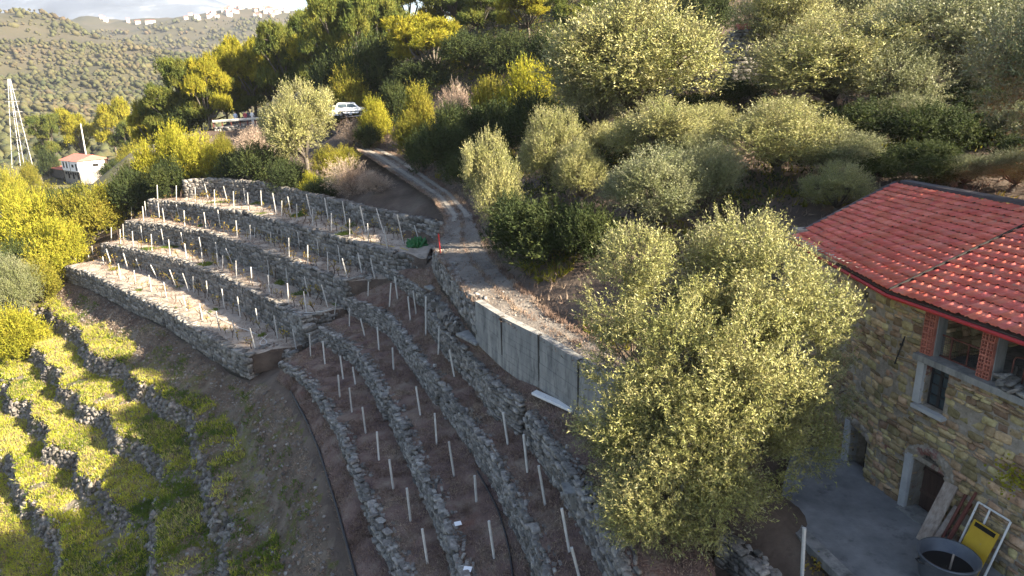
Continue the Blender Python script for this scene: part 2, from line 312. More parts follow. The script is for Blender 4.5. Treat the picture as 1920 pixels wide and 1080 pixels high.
def ground_full(Q):
    h = ground_h(Q); P3 = np.c_[Q, np.zeros(len(Q))]
    d = slope_d(Q); w = np.clip((d - .8) / 2.0, 0, 1) * (np.hypot(Q[:, 0] + 22, Q[:, 1] - 38) < 45)
    hh = h + .22 * wv1(P3) + .07 * wv2(P3); per = 1.5; u = hh / per; fr = u - np.floor(u)
    st = np.floor(u) + np.where(fr < .78, fr * .25, .195 + (fr - .78) / .22 * .805)
    h = h + w * (st * per - h)
    near = np.hypot(Q[:, 0], Q[:, 1]) < 150
    h = h + np.where(near, .07 * wv2(P3) * np.clip(d * .5 + .3, .15, 1), 0)
    return h
def axis(*seg):
    o = []
    for a, b, s in seg: o += list(np.arange(a, b, s))
    return np.array(o + [seg[-1][1]])
gx = axis((-260, -64, 4), (-64, -45, .8), (-45, 26, .36), (26, 60, 1.0), (60, 120, 4)); gy = axis((-20, 8, 2), (8, 74, .36), (74, 120, 1.0), (120, 300, 4))
XX, YY = np.meshgrid(gx, gy); GQ = np.c_[XX.ravel(), YY.ravel()]
GZ = ground_full(GQ); nxg, nyg = len(gx), len(gy)
ii = (np.arange(nyg - 1)[:, None] * nxg + np.arange(nxg - 1)[None]).ravel()
GF = np.stack([ii, ii + 1, ii + nxg + 1, ii + nxg], 1); GV = np.c_[GQ, GZ]
me = np_mesh('ground', GV, GF, True)
fd = slope_d(GV[GF].mean(1)[:, :2]); fc = GV[GF].mean(1)
onslope = (fd > 1.9 + .8 * waves(8, 8, 5.)(fc)) & (fc[:, 0] < 0) | (fc[:, 0] < -44); me.materials.append(G['hill_soil']); me.materials.append(G['slope']); me.materials.append(G['soil'])
mi = onslope.astype(np.int32); mi[(~onslope) & (fd > .1) & (fc[:, 0] < -1) & (fc[:, 1] < 48)] = 2; me.polygons.foreach_set('material_index', mi)
ground = link('ground', me); tag(ground, kind='structure')
SOLID = [(GV, GF)]

def loft(name, front, back, m, n=150, k=9, amp=.05, dz=0., kind='structure', seed=1, wave=1.3, skirt=0):
    A_, B_ = resample(front, n), resample(back, n); t = np.linspace(0, 1, k)[None, :, None]
    P = (A_[:, None] * (1 - t) + B_[:, None] * t).reshape(-1, 3); w = waves(seed, 10, wave)
    P[:, 2] += amp * w(P) + dz
    i = (np.arange(n - 1)[:, None] * k + np.arange(k - 1)[None]).ravel(); Fq = np.stack([i, i + k, i + k + 1, i + 1], 1)
    if skirt:
        ring = [a * k for a in range(n)] + [(n - 1) * k + b for b in range(1, k)] + [a * k + k - 1 for a in range(n - 2, -1, -1)] + [b for b in range(k - 2, 0, -1)]
        b0 = len(P); P = np.concatenate([P, P[ring] - [0, 0, skirt]]); q = np.arange(len(ring)); r2 = np.array(ring)
        Fs_ = np.stack([r2, b0 + q, b0 + (q + 1) % len(ring), np.roll(r2, -1)], 1)
    v = P[Fq[0]]
    if np.cross(v[1] - v[0], v[2] - v[0])[2] < 0: Fq = Fq[:, ::-1]
    nq = len(Fq)
    if skirt: Fq = np.concatenate([Fq, Fs_])
    o = link(name, np_mesh(name, P, Fq, True), m)
    if skirt: o.data.materials.append(G['hill_soil']); o.data.polygons.foreach_set('material_index', (np.arange(len(Fq)) >= nq).astype(np.int32))
    tag(o, kind=kind); SOLID.append((P, Fq)); return o
wt = lambda k: WL[k][0] + np.array([0, 0, -.04]) - normals(WL[k][0]) * .18
loft('terrace', wt('A'), wall_base('B'), G['straw_soil'], seed=11, skirt=1.2)
loft('terrace', wt('B'), wall_base('C'), G['straw_soil'], seed=12, skirt=1.2)
loft('terrace', wt('C'), wall_base('D'), G['straw_soil'], seed=13, skirt=1.2)
loft('terrace', joined(wt('D'), [atz(800, 484, -9.75)]), joined(wall_base('E'), [atz(815, 450, -9.6)]), G['straw_soil'], seed=14, skirt=1.2)
W1a = joined(wt('W1'), wt('W1b')); W2a = joined(wt('W2'), wt('W2b')); W3a = joined(wt('W3'), wt('W3b'))
loft('terrace', W1a, joined(wall_base('road')[:9], [[4.6, 13.5, -11.2], [3.8, 9, -11.2]]), G['litter'], seed=15, skirt=1.2)
loft('terrace', W2a, joined(wall_base('W1'), wall_base('W1b')), G['litter'], seed=16, skirt=1.2)
loft('terrace', W3a, joined(wall_base('W2'), wall_base('W2b')), G['litter'], seed=17, skirt=1.2)
loft('terrace', wt('W4'), joined(wall_base('W3'), wall_base('W3b')), G['litter'], seed=18, skirt=1.2)
loft('terrace', hose_line, wall_base('W4'), G['litter'], seed=19, skirt=1.2, dz=.03)
loft('road', RL, RR, G['road'], 220, 13, .025, seed=20)
cl = lambda t: RL_r * (1 - t) + RR_r * t
RL_r, RR_r = resample(RL, 220), resample(RR, 220)
for t0, t1 in ((.26, .42), (.66, .82)):
    loft('wheel_track', cl(t0)[:150], cl(t1)[:150], G['rut'], 220, 4, .012, dz=.022, seed=20)

BV = None
def make_bvh():
    V, Fs, o = [], [], 0
    for P, f in SOLID:
        V.append(P); Fs.append(f + o); o += len(P)
    return BVHTree.FromPolygons(np.concatenate(V).tolist(), np.concatenate(Fs).tolist())
BV = make_bvh()
def hit(px, py):
    h = BV.ray_cast(Vector((0, 0, 0)), Vector(ray(px, py)).normalized(), 3000)
    return np.array(h[0]) if h[0] is not None else None
def drop(x, y, z=80.):
    h = BV.ray_cast(Vector((x, y, z)), Vector((0, 0, -1)), 400)
    return float(h[0].z) if h[0] is not None else float(ground_h(np.array([[x, y]]))[0])

# ------------------------------------------------------------------ stones and walls
def stone_variant(seed, bev=.13):
    g = np.random.default_rng(seed); bm = bmesh.new(); bmesh.ops.create_cube(bm, size=1.0)
    for v in bm.verts: v.co += Vector(g.uniform(-.09, .09, 3))
    bmesh.ops.bevel(bm, geom=list(bm.edges), offset=bev, segments=1, affect='EDGES', profile=.6)
    for v in bm.verts: v.co += Vector(g.uniform(-.025, .025, 3))
    bmesh.ops.triangulate(bm, faces=bm.faces[:])
    V = np.array([v.co[:] for v in bm.verts]); bm.verts.index_update(); f = np.array([[v.index for v in q.verts] for q in bm.faces]); bm.free(); return V, f
SV = [stone_variant(100 + i) for i in range(10)]
def stone_meshes(m):
    out = []
    for V, f in SV:
        me = np_mesh('stone', V, f); me.materials.append(m); out.append(me)
    return out
def block_variant(seed):
    g = np.random.default_rng(seed); V = np.array([[x, y, z] for x in (-.5, .5) for y in (-.5, .5) for z in (-.5, .5)], float) + g.uniform(-.13, .13, (8, 3))
    return V, np.array([(0, 1, 3), (0, 3, 2), (4, 6, 7), (4, 7, 5), (0, 4, 5), (0, 5, 1), (2, 3, 7), (2, 7, 6), (0, 2, 6), (0, 6, 4), (1, 5, 7), (1, 7, 3)])
BK = [block_variant(300 + i) for i in range(12)]
SM = {k: stone_meshes(G[k]) for k in ('wall_stone', 'house_stone', 'rough_stone')}
def place_stones(items, parent, m, n_ind, name='stone', rest='stone_fill'):
    """items: (centre, R 3x3, size). The n_ind that show largest become stones of their own, the rest one mesh."""
    sc = []
    for i, (c, R, s) in enumerate(items):
        px, py, d = proj(c); vis = 0 <= px <= 1920 and 0 <= py <= 1080 and d > 0
        sc.append((-(s[0] * s[2] / d ** 2) if vis else 1, i))
    sc.sort(); ind = set(i for v, i in sc[:n_ind] if v < 0)
    Vs, Fs, o = [], [], 0
    for i, (c, R, s) in enumerate(items):
        k = i % len(SV)
        if i in ind:
            ob = bpy.data.objects.new(name, SM[m][k]); C.objects.link(ob)
            A_ = np.eye(4); A_[:3, :3] = R * np.asarray(s)[None]; A_[:3, 3] = c
            par(ob, parent); ob.matrix_basis = Matrix(A_.tolist())
        else:
            V, f = BK[i % 12] if c @ fwd > (24 if n_ind == 0 else 27) else SV[k]; Vs.append((V * np.asarray(s)) @ R.T + c); Fs.append(f + o); o += len(V)
    if Vs:
        r = link(rest, np_mesh(rest, np.concatenate(Vs), np.concatenate(Fs)), G[m], parent); r['kind'] = 'stuff'
def rotz(a): c, s = math.cos(a), math.sin(a); return np.array([[c, -s, 0], [s, c, 0], [0, 0, 1]])
def rot_any(g, amt):
    a = g.normal(size=3) * amt; v = np.linalg.norm(a) + 1e-9; k = a / v; K = np.array([[0, -k[2], k[1]], [k[2], 0, -k[0]], [-k[1], k[0], 0]])
    return np.eye(3) + math.sin(v) * K + (1 - math.cos(v)) * K @ K
def stone_wall(name, label, P, H, n_ind, sw=(.13, .34), sh=(.06, .13), thick=.45, cap=3, group=None, rough=.03, m='wall_stone', ends=(True, True), seed=0, cat='stone wall', top_rough=.05):
    g = np.random.default_rng(seed); P = np.asarray(P); H = np.asarray(H, float)
    S = np.r_[0, np.cumsum(np.linalg.norm(np.diff(P[:, :2], axis=0), axis=1))]; Lg = S[-1]
    at = lambda s: np.array([np.interp(s, S, P[:, k]) for k in range(3)]); hh = lambda s: float(np.interp(s, S, H))
    def fr(s):
        j = min(max(int(np.searchsorted(S, s) - 1), 0), len(S) - 2); t = P[j + 1] - P[j]; t = np.array([t[0], t[1], 0]); t /= np.linalg.norm(t)
        n = np.array([t[1], -t[0], 0]); return np.array([t, n, [0, 0, 1]]).T
    b = at(Lg / 2); root = empty(name, (b[0], b[1], b[2] - hh(Lg / 2)), label, cat, group)
    n = max(int(Lg / .5), len(P) * 3); Q = resample(P, n); nn = normals(Q); hq = np.interp(np.linspace(0, Lg, n), S, H)
    V = []
    for i in range(n):
        f_ = Q[i] - nn[i] * .07; k_ = Q[i] - nn[i] * thick
        V += [f_ - [0, 0, .07], k_ - [0, 0, .07], k_ - [0, 0, hq[i] + .5], f_ + nn[i] * .1 - [0, 0, hq[i] + .5]]
    Fq = []
    for i in range(n - 1):
        for a in range(4): Fq.append((4 * i + a, 4 * i + (a + 1) % 4, 4 * i + 4 + (a + 1) % 4, 4 * i + 4 + a))
    Fq += [(0, 3, 2, 1), (4 * n - 4, 4 * n - 3, 4 * n - 2, 4 * n - 1)]
    link('wall_core', np_mesh('wall_core', np.array(V), np.array(Fq)), G['wall_core'], root)
    it = []
    h = 0.0
    while h < H.max() + .1:
        ch = sh[0] + (sh[1] * 1.25 - sh[0]) * g.random() ** 1.5; s = g.uniform(-.1, .1)
        while s < Lg:
            w = sw[0] + (sw[1] * 1.35 - sw[0]) * g.random() ** 1.6; sc_ = min(max(s + w / 2, .02), Lg - .02)
            if h + ch * .5 < hh(sc_) + .12:
                R = fr(sc_); p = at(sc_); dep = g.uniform(.2, .3)
                c = p + R[:, 1] * (g.normal() * rough - dep / 2 + .06 * h) + np.array([0, 0, -(h + ch / 2) + g.normal() * .012 + (g.normal() * top_rough if h < .05 else 0)])
                it.append((c, R @ rot_any(g, .05 + rough), (w * 1.02, dep, ch * 1.02)))
            s += w
        h += ch
    for e, sg in ((0, -1), (1, 1)):      # stones closing the ends of the wall
        if not ends[e]: continue
        s = 0 if e == 0 else Lg; h = 0
        while h < hh(s) + .05:
            ch = g.uniform(*sh); q = .1
            while q < thick:
                w = g.uniform(.15, .28); R = fr(s); c = at(s) + R[:, 0] * sg * -.06 - R[:, 1] * (q + w / 2) - np.array([0, 0, h + ch / 2])
                it.append((c, R @ rotz(math.pi / 2) @ rot_any(g, .06), (w, .2, ch))); q += w
            h += ch
    for r in range(cap):                 # rough capping stones on the top
        s = 0
        while s < Lg:
            w = g.uniform(.12, .3); R = fr(min(s, Lg)); dd = thick / cap
            c = at(min(s + w / 2, Lg)) - R[:, 1] * (.1 + dd * (r + .5) + g.normal() * .04) + np.array([0, 0, -.04 + g.normal() * top_rough * .6])
            it.append((c, R @ rotz(g.normal() * .3) @ rot_any(g, .08), (w, dd * g.uniform(.8, 1.15), g.uniform(.05, .1)))); s += w * .97
    place_stones(it, root, m, n_ind)
    return root
def sw(k, name, label, n, ret=None, **kw):
    P, H = WL[k]; P, H = list(P), list(H)
    if ret:
        for q, h in ret: P.append(q); H.append(h)
    return stone_wall(name, label, P, H, n, **kw)
g5 = 'long dry stone walls of the sunlit terraces'
sw('A', 'terrace_wall', 'lowest long grey dry stone wall, above the yellow grass slope', 0, [(atz(512, 647, -15.0), 1.2), (atz(545, 664, -15.1), 1.0)], group=g5, sw=(.2, .5), sh=(.12, .24), seed=1, cap=1)
sw('B', 'terrace_wall', 'second dry stone wall up, ending at the stone steps', 0, [(atz(640, 581, -13.2), 1.4)], group=g5, sw=(.2, .5), sh=(.12, .24), seed=2, cap=1)
sw('C', 'terrace_wall', 'middle of the five stacked dry stone walls on the far terraces', 0, [(atz(665, 524, -11.4), 1.6), (atz(705, 514, -11.3), .9)], group=g5, sw=(.2, .5), sh=(.12, .24), seed=3, cap=1)
sw('D', 'terrace_wall', 'fourth dry stone wall up, with a short return wall by the road', 0, [(atz(800, 484, -9.8), .75)], group=g5, sw=(.2, .5), sh=(.12, .24), seed=4, cap=1)
sw('E', 'terrace_wall', 'topmost dry stone wall, under the bushes and the dirt track', 0, group=g5, sw=(.22, .55), sh=(.14, .27), seed=5, cap=1)
g6 = 'rough dry stone walls of the shaded lower terraces'
sw('W1', 'terrace_wall', 'stone wall ending in a square end below the concrete road wall', 220, group=g6, seed=6)
sw('W1b', 'terrace_wall', 'crumbling stone wall running down beside the big olive tree', 220, group=g6, seed=7, rough=.035, cap=4, top_rough=.05)
sw('W2', 'terrace_wall', 'upper smooth faced stone wall in the middle of the shaded terraces', 220, group=g6, seed=8, rough=.02)
sw('W2b', 'terrace_wall', 'long rough topped stone wall running to the bottom centre', 220, group=g6, seed=9, rough=.03, cap=4, top_rough=.05)
sw('W3', 'terrace_wall', 'short stone wall starting below the stone steps', 200, group=g6, seed=10, rough=.04)
sw('W3b', 'terrace_wall', 'ragged stone wall with white sheets lying on its top', 220, group=g6, seed=11, rough=.04, cap=4, top_rough=.06)
sw('W4', 'terrace_wall', 'lowest collapsed stone wall beside the dark water pipe', 200, group=g6, seed=12, rough=.05, cap=3, top_rough=.06)
# road wall: stone part, then cast concrete panels
P, H = WL['road']
stone_wall('road_wall', 'curved stone retaining wall along the edge of the dirt road', P[:5], H[:5], 260, seed=13, sw=(.14, .34), sh=(.1, .2), rough=.025)
Rp, Rh = P[4:], H[4:]
root = empty('concrete_wall', Rp[2] - [0, 0, 1.6], 'board marked grey concrete retaining wall with dark joints below the dirt road', 'concrete wall')
for i in range(len(Rp) - 1):
    a, b = Rp[i], Rp[i + 1]; t = b - a; t[2] = 0; t /= np.linalg.norm(t); n = np.array([t[1], -t[0], 0]); a_, b_ = a + t * .018, b - t * .018
    nb = 9                                # one cast panel with its board courses standing slightly proud
    for j in range(nb):
        mb = MB(); u0, u1 = j / nb, (j + 1) / nb - .004; off = .03 + .012 * random.random()
        za0, za1 = a_[2] + .12 - u0 * (Rh[i] + .6), a_[2] + .12 - u1 * (Rh[i] + .6); zb0, zb1 = b_[2] + .12 - u0 * (Rh[i + 1] + .6), b_[2] + .12 - u1 * (Rh[i + 1] + .6)
        q = []
        for (pp, z0, z1) in ((a_, za0, za1), (b_, zb0, zb1)):
            for (o_, z) in ((off + .05 * u0, z0), (off + .05 * u1, z1), (-.25, z1), (-.25, z0)): q.append([pp[0] + n[0] * o_, pp[1] + n[1] * o_, z])
        mb.add(q, [(0, 1, 2, 3), (4, 7, 6, 5), (0, 4, 5, 1), (1, 5, 6, 2), (2, 6, 7, 3), (3, 7, 4, 0)]); mb.build('board_course', G['concrete'], root)
    mb = MB(); mid = (a + b) / 2
    if i < len(Rp) - 2: mb.box(b - [0, 0, Rh[i + 1] / 2 - .1], (.06, .16, Rh[i + 1] + .1), frame(t)); mb.build('joint', G['wall_core'], root)
# steps between the far and near terraces
def steps(label, p0, p1, n, w):
    p0, p1 = np.array(p0), np.array(p1); r = empty('stone_steps', np.minimum(p0, p1), label, 'steps'); d = p1 - p0; t = np.array([d[0], d[1], 0]); t /= np.linalg.norm(t)
    for i in range(n):
        c = p0 + d * (i + .5) / n; R = frame(t) @ rotz(random.uniform(-.06, .06)); ob = bpy.data.objects.new('step', SM['wall_stone'][i % 10]); C.objects.link(ob); par(ob, r)
        A_ = np.eye(4); A_[:3, :3] = R * np.array([.42, w, .26])[None]; A_[:3, 3] = c - [0, 0, .08]; ob.matrix_basis = Matrix(A_.tolist())
steps('small flight of grey stone steps beside the second terrace wall', atz(602, 650, -14.6), atz(577, 606, -13.3), 7, .8)
steps('rough stone steps between the rubble by the middle terrace wall', atz(660, 548, -12.6), atz(700, 517, -11.2), 6, .7)

if 0:
    for q in ((1042, 726), (1045, 715)):
        for k, (P_, f_) in enumerate(SOLID):
            b_ = BVHTree.FromPolygons(P_.tolist(), f_.tolist()); h_ = b_.ray_cast(Vector((0, 0, 0)), Vector(ray(*q)).normalized(), 300); print('DBG', q, k, h_[0], h_[3])

# ------------------------------------------------------------------ the stone house on the right
house = empty('stone_house', (10.5, 17.0, -11.35), 'old stone farmhouse with red tiled roof and open balcony beside the concrete yard', 'house')
YZ, EZ, RZ = -11.35, -5.55, -4.15
hb = np.array([10.1, 17.0]); hd = np.array([.29, -.957]); hd /= np.linalg.norm(hd); hl = np.array([9.72, 21.1]); hf = np.array([9.78, 23.6])
def cells(p0, p1, z0, z1, openings, thick, parent, m):
    """wall body as blocks round the openings (s0, s1, za, zb)"""
    p0, p1 = np.array(p0), np.array(p1); Lg = np.linalg.norm(p1 - p0); t = (p1 - p0) / Lg; n = np.array([t[1], -t[0]])
    ss = sorted({0, Lg, *[o[0] for o in openings], *[o[1] for o in openings]}); zs = sorted({z0, z1, *[o[2] for o in openings], *[o[3] for o in openings]})
    ss = [s for s in ss if 0 <= s <= Lg]; zs = [z for z in zs if z0 <= z <= z1]; mb = MB(); R = np.array([[t[0], -n[0], 0], [t[1], -n[1], 0], [0, 0, 1]])
    for a, b in zip(ss[:-1], ss[1:]):
        for c, d in zip(zs[:-1], zs[1:]):
            if any(o[0] - 1e-6 <= a and b <= o[1] + 1e-6 and o[2] - 1e-6 <= c and d <= o[3] + 1e-6 for o in openings): continue
            q = p0 + t * (a + b) / 2 - n * thick / 2; mb.box((q[0], q[1], (c + d) / 2), (b - a, thick, d - c), R)
    return mb.build('wall_body', m, parent), t, n
def face_stones(p0, p1, z0, z1, openings, seed, skip=.1):
    g = np.random.default_rng(seed); p0, p1 = np.array(p0), np.array(p1); Lg = np.linalg.norm(p1 - p0); t = (p1 - p0) / Lg; n = np.array([t[1], -t[0]]); it = []
    R = np.array([[t[0], n[0], 0], [t[1], n[1], 0], [0, 0, 1]]); z = z0; pw = waves(seed, 6, 1.4)
    while z < z1 - .05:
        ch = min(g.choice([.07, .1, .14, .2, .24]), z1 - z); s = g.uniform(-.15, 0)
        while s < Lg - .05:
            w = g.uniform(.16, .5); a, b = max(s, 0), min(s + w, Lg)
            for o in openings:
                if z + ch > o[2] + .02 and z < o[3] - .02:
                    if a < o[0] < b: b = o[0] if o[0] - a > b - o[1] else b
                    if a < o[1] < b: a = o[1]
            mid = (a + b) / 2; bad = any(o[0] < mid < o[1] and o[2] - .0 < z + ch / 2 < o[3] for o in openings)
            P_ = np.array([[p0[0] + t[0] * mid, p0[1] + t[1] * mid, z]])
            if not bad and b - a > .07 and not (pw(P_)[0] > 1.45 or g.random() < skip):
                c = p0 + t * mid + n * (g.normal() * .022 - .07)
                it.append((np.array([c[0], c[1], z + ch / 2]), R @ rot_any(g, .06), ((b - a) * .95, .2, ch * .93)))
            s += w
        z += ch
    return it
OPR = [(1.25, 2.2, YZ - .3, -9.85), (1.45, 1.95, -9.72, -9.5), (1.2, 1.82, -8.3, -7.15)]
OPL = [(2.95, 3.75, YZ - .3, -10.15), (2.55, 2.95, -6.3, -6.0)]
wr1 = hb + hd * .95; wr2 = hb + hd * 8.0
wall_r = tag(empty('house_wall', (hb[0], hb[1], YZ)), None); par(wall_r, house); wall_l = empty('house_wall', (hl[0], hl[1], YZ)); par(wall_l, house)
for w_ in (wall_r, wall_l): w_.matrix_parent_inverse = Matrix.Translation(-house.location)
cells(hb, wr2, YZ - .6, -7.12, OPR, .55, wall_r, G['mortar'])
cells(hb, wr1, -7.12, EZ + .1, [], .5, wall_r, G['mortar'])
cells(hl, hb, YZ - .6, EZ + .1, OPL, .55, wall_l, G['mortar'])
cells(hf, hl, YZ - .6, EZ + .1, [], .55, wall_l, G['mortar'])
items = face_stones(hb, wr2, YZ - .2, -7.14, OPR, 31) + face_stones(hb, wr1, -7.12, EZ + .08, [], 32)
place_stones(items, wall_r, 'house_stone', 260)
items = face_stones(hl, hb, YZ - .2, EZ + .08, OPL, 33) + face_stones(hf, hl, YZ - .2, EZ + .08, [], 34)
place_stones(items, wall_l, 'house_stone', 140)
nR = np.array([hd[1], -hd[0]]); R3 = np.array([[hd[0], nR[0], 0], [hd[1], nR[1], 0], [0, 0, 1]])      # columns: along wall, outwards, up
def on_wall(s, out, z): q = hb + hd * s + nR * out; return np.array([q[0], q[1], z])
# rooms behind the front: back walls, far end, balcony floor
mb = MB(); e0 = np.array([hf[0], hf[1]]); mb.box(((hf[0] + 13.2) / 2 + .2, hf[1] - .2, -8.3), (3.4, .5, 6.0)); mb.build('end_wall', G['mortar'], house)
mb = MB(); q = hb + hd * .95 - nR * 1.9; mb.box((q[0], q[1], -6.3), (.45, 3.2, 1.65), R3); mb.build('balcony_side_wall', G['mortar'], house)
items = face_stones(q - nR * 1.5 + hd * .24, q + nR * 1.62 + hd * .24, -7.05, -5.5, [], 35, .05)
bw = empty('balcony_wall', (q[0], q[1], -7)); par(bw, house); bw.matrix_parent_inverse = Matrix.Translation(-house.location)
place_stones([(c, R @ rotz(math.pi), s) for c, R, s in items], bw, 'house_stone', 0)
mb = MB(); q = on_wall(4.5, -2.0, -7.2); mb.box(q, (7.0, 3.6, .16), R3); mb.build('balcony_floor', G['concrete'], house)
mb = MB(); q = on_wall(4.46, .0, -7.03); mb.box(q, (7.1, .42, .16), R3); mb.build('balcony_ledge', G['concrete'], house)
mb = MB(); q = on_wall(4.5, -3.9, -9.2); mb.box(q, (7.0, .4, 4.2), R3); mb.build('back_wall', G['mortar'], house)
# hollow brick pillars
def pillar(s):
    r = empty('brick_pillar', on_wall(s, -.1, -6.95)); par(r, house); r.matrix_parent_inverse = Matrix.Translation(-house.location)
    MB().box(on_wall(s + .04, -.16, -6.3), (.32, .3, 1.32), R3).build('pillar_core', G['concrete'], r)
    nc = 7
    for i in range(nc):
        z = -6.95 + .03 + i * 1.29 / nc; hgt = 1.29 / nc - .025
        for k in range(2):                 # the open ends of hollow bricks, each a rim round dark holes
            mb = MB(); s0 = s - .13 + k * .155
            for ds in (0, .07, .14): mb.box(on_wall(s0 + ds, .035, z + hgt / 2), (.016, .09, hgt), R3)
            for dz in (0, .5, 1): mb.box(on_wall(s0 + .07, .033, z + dz * hgt), (.15, .09, .016), R3)
            mb.build('brick', G['brick'], r)
pillar(1.12); pillar(2.66); pillar(5.0)
# red rail and wire fence on the balcony
rail = empty('balcony_fence', on_wall(1.9, -.2, -6.95)); par(rail, house); rail.matrix_parent_inverse = Matrix.Translation(-house.location)
for z in (-6.93, -6.38): MB().box(on_wall(1.92, -.2, z), (1.24, .025, .03), R3).build('rail_bar', G['rust'], rail)
for s in (1.6, 2.05): MB().box(on_wall(s, -.2, -6.65), (.03, .03, .6), R3).build('upright', G['rust'], rail)
mb = MB()
for k in range(22): mb.box(on_wall(1.34 + k * .053, -.2, -6.66), (.004, .004, .52), R3)
for k in range(9): mb.box(on_wall(1.92, -.2, -6.9 + k * .058), (1.2, .004, .004), R3)
mb.build('wire_mesh', G['iron'], rail)
mb = MB(); mb.tube([on_wall(3.1, -.25, -6.95), on_wall(3.1, -.25, -6.35), on_wall(3.14, -.25, -6.28), on_wall(3.3, -.25, -6.24), on_wall(3.36, -.25, -6.3), on_wall(3.36, -.25, -6.95)], .018); mb.build('tube_rail', G['rust'], rail)
MB().box(on_wall(3.22, -.22, -6.7), (.04, .04, .5), R3).build('upright', G['iron'], rail)
# window
win = empty('window', on_wall(1.5, -.2, -8.3)); par(win, house); win.matrix_parent_inverse = Matrix.Translation(-house.location)
MB().box(on_wall(1.51, -.3, -7.72), (.66, .03, 1.2), R3).build('backing', G['gap'], win)
for i in range(4):
    for k in range(2): MB().box(on_wall(1.32 + k * .33, -.22, -8.15 + i * .285), (.3, .012, .26), R3).build('pane', G['glass_dark'], win)
mb = MB()
for s in (1.22, 1.47, 1.51, 1.8): mb.box(on_wall(s, -.2, -7.72), (.035, .05, 1.16), R3)
for i in range(5): mb.box(on_wall(1.51, -.2, -8.29 + i * .285), (.6, .045, .028), R3)
mb.build('window_frame', G['iron'], win)
MB().box(on_wall(1.09, -.05, -7.68), (.2, .3, 1.2), R3).build('jamb', G['plaster'], win); MB().box(on_wall(1.5, .0, -8.36), (.92, .36, .1), R3).build('window_sill', G['plaster'], win)
# cellar door with rough plastered surround
dr = empty('door', on_wall(1.7, -.2, YZ)); par(dr, house); dr.matrix_parent_inverse = Matrix.Translation(-house.location)
MB().box(on_wall(1.72, -.5, -10.6), (.98, .04, 1.6), R3).build('backing', G['gap'], dr)
for i in range(4): MB().box(on_wall(1.41 + i * .215, -.38 + random.uniform(-.01, .01), -10.6), (.2, .05, 1.46), R3).build('plank', G['wood_dark'], dr)
for z in (-10.2, -10.85): MB().box(on_wall(1.72, -.34, z), (.84, .03, .09), R3).build('batten', G['wood_dark'], dr)
MB().box(on_wall(1.15, -.06, -10.55), (.2, .34, 1.65), R3).build('jamb', G['plaster'], dr)
MB().box(on_wall(1.72, -.02, YZ - .02), (1.1, .6, .1), R3).build('threshold', G['concrete'], dr)
g = np.random.default_rng(5); items = []
for i in range(26):                       # ragged plaster round the arch
    a = math.pi * i / 25; items.append((on_wall(1.72 - .62 * math.cos(a), .0, -9.86 + .42 * math.sin(a)), R3 @ rot_any(g, .25), (.26, .14, .22)))
V_, F_, o_ = [], [], 0
for i, (c, R, s) in enumerate(items): v, f = SV[i % 10]; V_.append((v * np.array(s)) @ R.T + c); F_.append(f + o_); o_ += len(v)
link('arch_plaster', np_mesh('arch_plaster', np.concatenate(V_), np.concatenate(F_)), G['mortar'], dr)
MB().box(on_wall(1.7, -.25, -9.61), (.5, .04, .22), R3).build('vent_backing', G['gap'], dr)
mb = MB()
for k in range(5): mb.box(on_wall(1.5 + k * .1, -.12, -9.61), (.014, .014, .22), R3)
mb.build('vent_bars', G['iron'], dr)
# left doorway (dark, plastered side)
tl = (hb - hl) / np.linalg.norm(hb - hl); nl = np.array([tl[1], -tl[0]]); RL3 = np.array([[tl[0], nl[0], 0], [tl[1], nl[1], 0], [0, 0, 1]])
def on_left(s, out, z): q = hl + tl * s + nl * out; return np.array([q[0], q[1], z])
ld = empty('doorway', on_left(3.3, -.2, YZ)); par(ld, house); ld.matrix_parent_inverse = Matrix.Translation(-house.location)
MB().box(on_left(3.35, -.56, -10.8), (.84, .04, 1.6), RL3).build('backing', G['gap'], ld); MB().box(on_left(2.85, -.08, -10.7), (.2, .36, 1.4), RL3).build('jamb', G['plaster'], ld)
items = [(on_left(2.85 + .1 * i, .02, -10.05 + .16 * math.sin(i * .35) + g.normal() * .03), RL3 @ rot_any(g, .25), (.2, .1, .18)) for i in range(11)]
V_, F_, o_ = [], [], 0
for i, (c, R, s) in enumerate(items): v, f = SV[i % 10]; V_.append((v * np.array(s)) @ R.T + c); F_.append(f + o_); o_ += len(v)
link('arch_plaster', np_mesh('arch_plaster', np.concatenate(V_), np.concatenate(F_)), G['mortar'], ld)
mb = MB(); mb.tube([on_wall(.46, .04, -6.7), on_wall(.27, .04, -7.55)], .02); mb.box(on_wall(.4, .05, -6.95), (.08, .05, .06), R3); mb.build('iron_tie_bar', G['iron'], house)
# roof
EL, EB = atz(1484, 446, EZ), atz(1667, 547, EZ); RLp, RS = atz(1680, 345, RZ), atz(1972, 400, RZ)
ER = EB + np.array([*hd, 0]) * 7.0; RRp = RS + np.array([*hd, 0]) * 6.6
roof = empty('roof', (11, 17, EZ)); par(roof, house); roof.matrix_parent_inverse = Matrix.Translation(-house.location)
def slab(name, q, th, m):
    q = [np.array(p, float) for p in q]; n_ = np.cross(q[1] - q[0], q[3] - q[0]); n_ /= np.linalg.norm(n_); n_ = n_ if n_[2] > 0 else -n_
    MB().add([p for p in q] + [p - n_ * th for p in q], [(0, 1, 2, 3), (7, 6, 5, 4), (0, 4, 5, 1), (1, 5, 6, 2), (2, 6, 7, 3), (3, 7, 4, 0)]).build(name, m, roof)
dn = np.array([0, 0, -.03])
slab('roof_board', [EL + dn, EB + dn, RS + dn, RLp + dn], .1, G['wood_dark']); slab('roof_board', [EB + dn, ER + dn, RRp + dn, RS + dn], .1, G['wood_dark'])
back = np.array([3.4, 1.0, -1.7]); slab('back_slope', [RLp + dn, RS + dn, RS + back, RLp + back], .1, G['tile']); slab('back_slope', [RS + dn, RRp + dn, RRp + back, RS + back], .1, G['tile'])
nseg = 8; tv = []
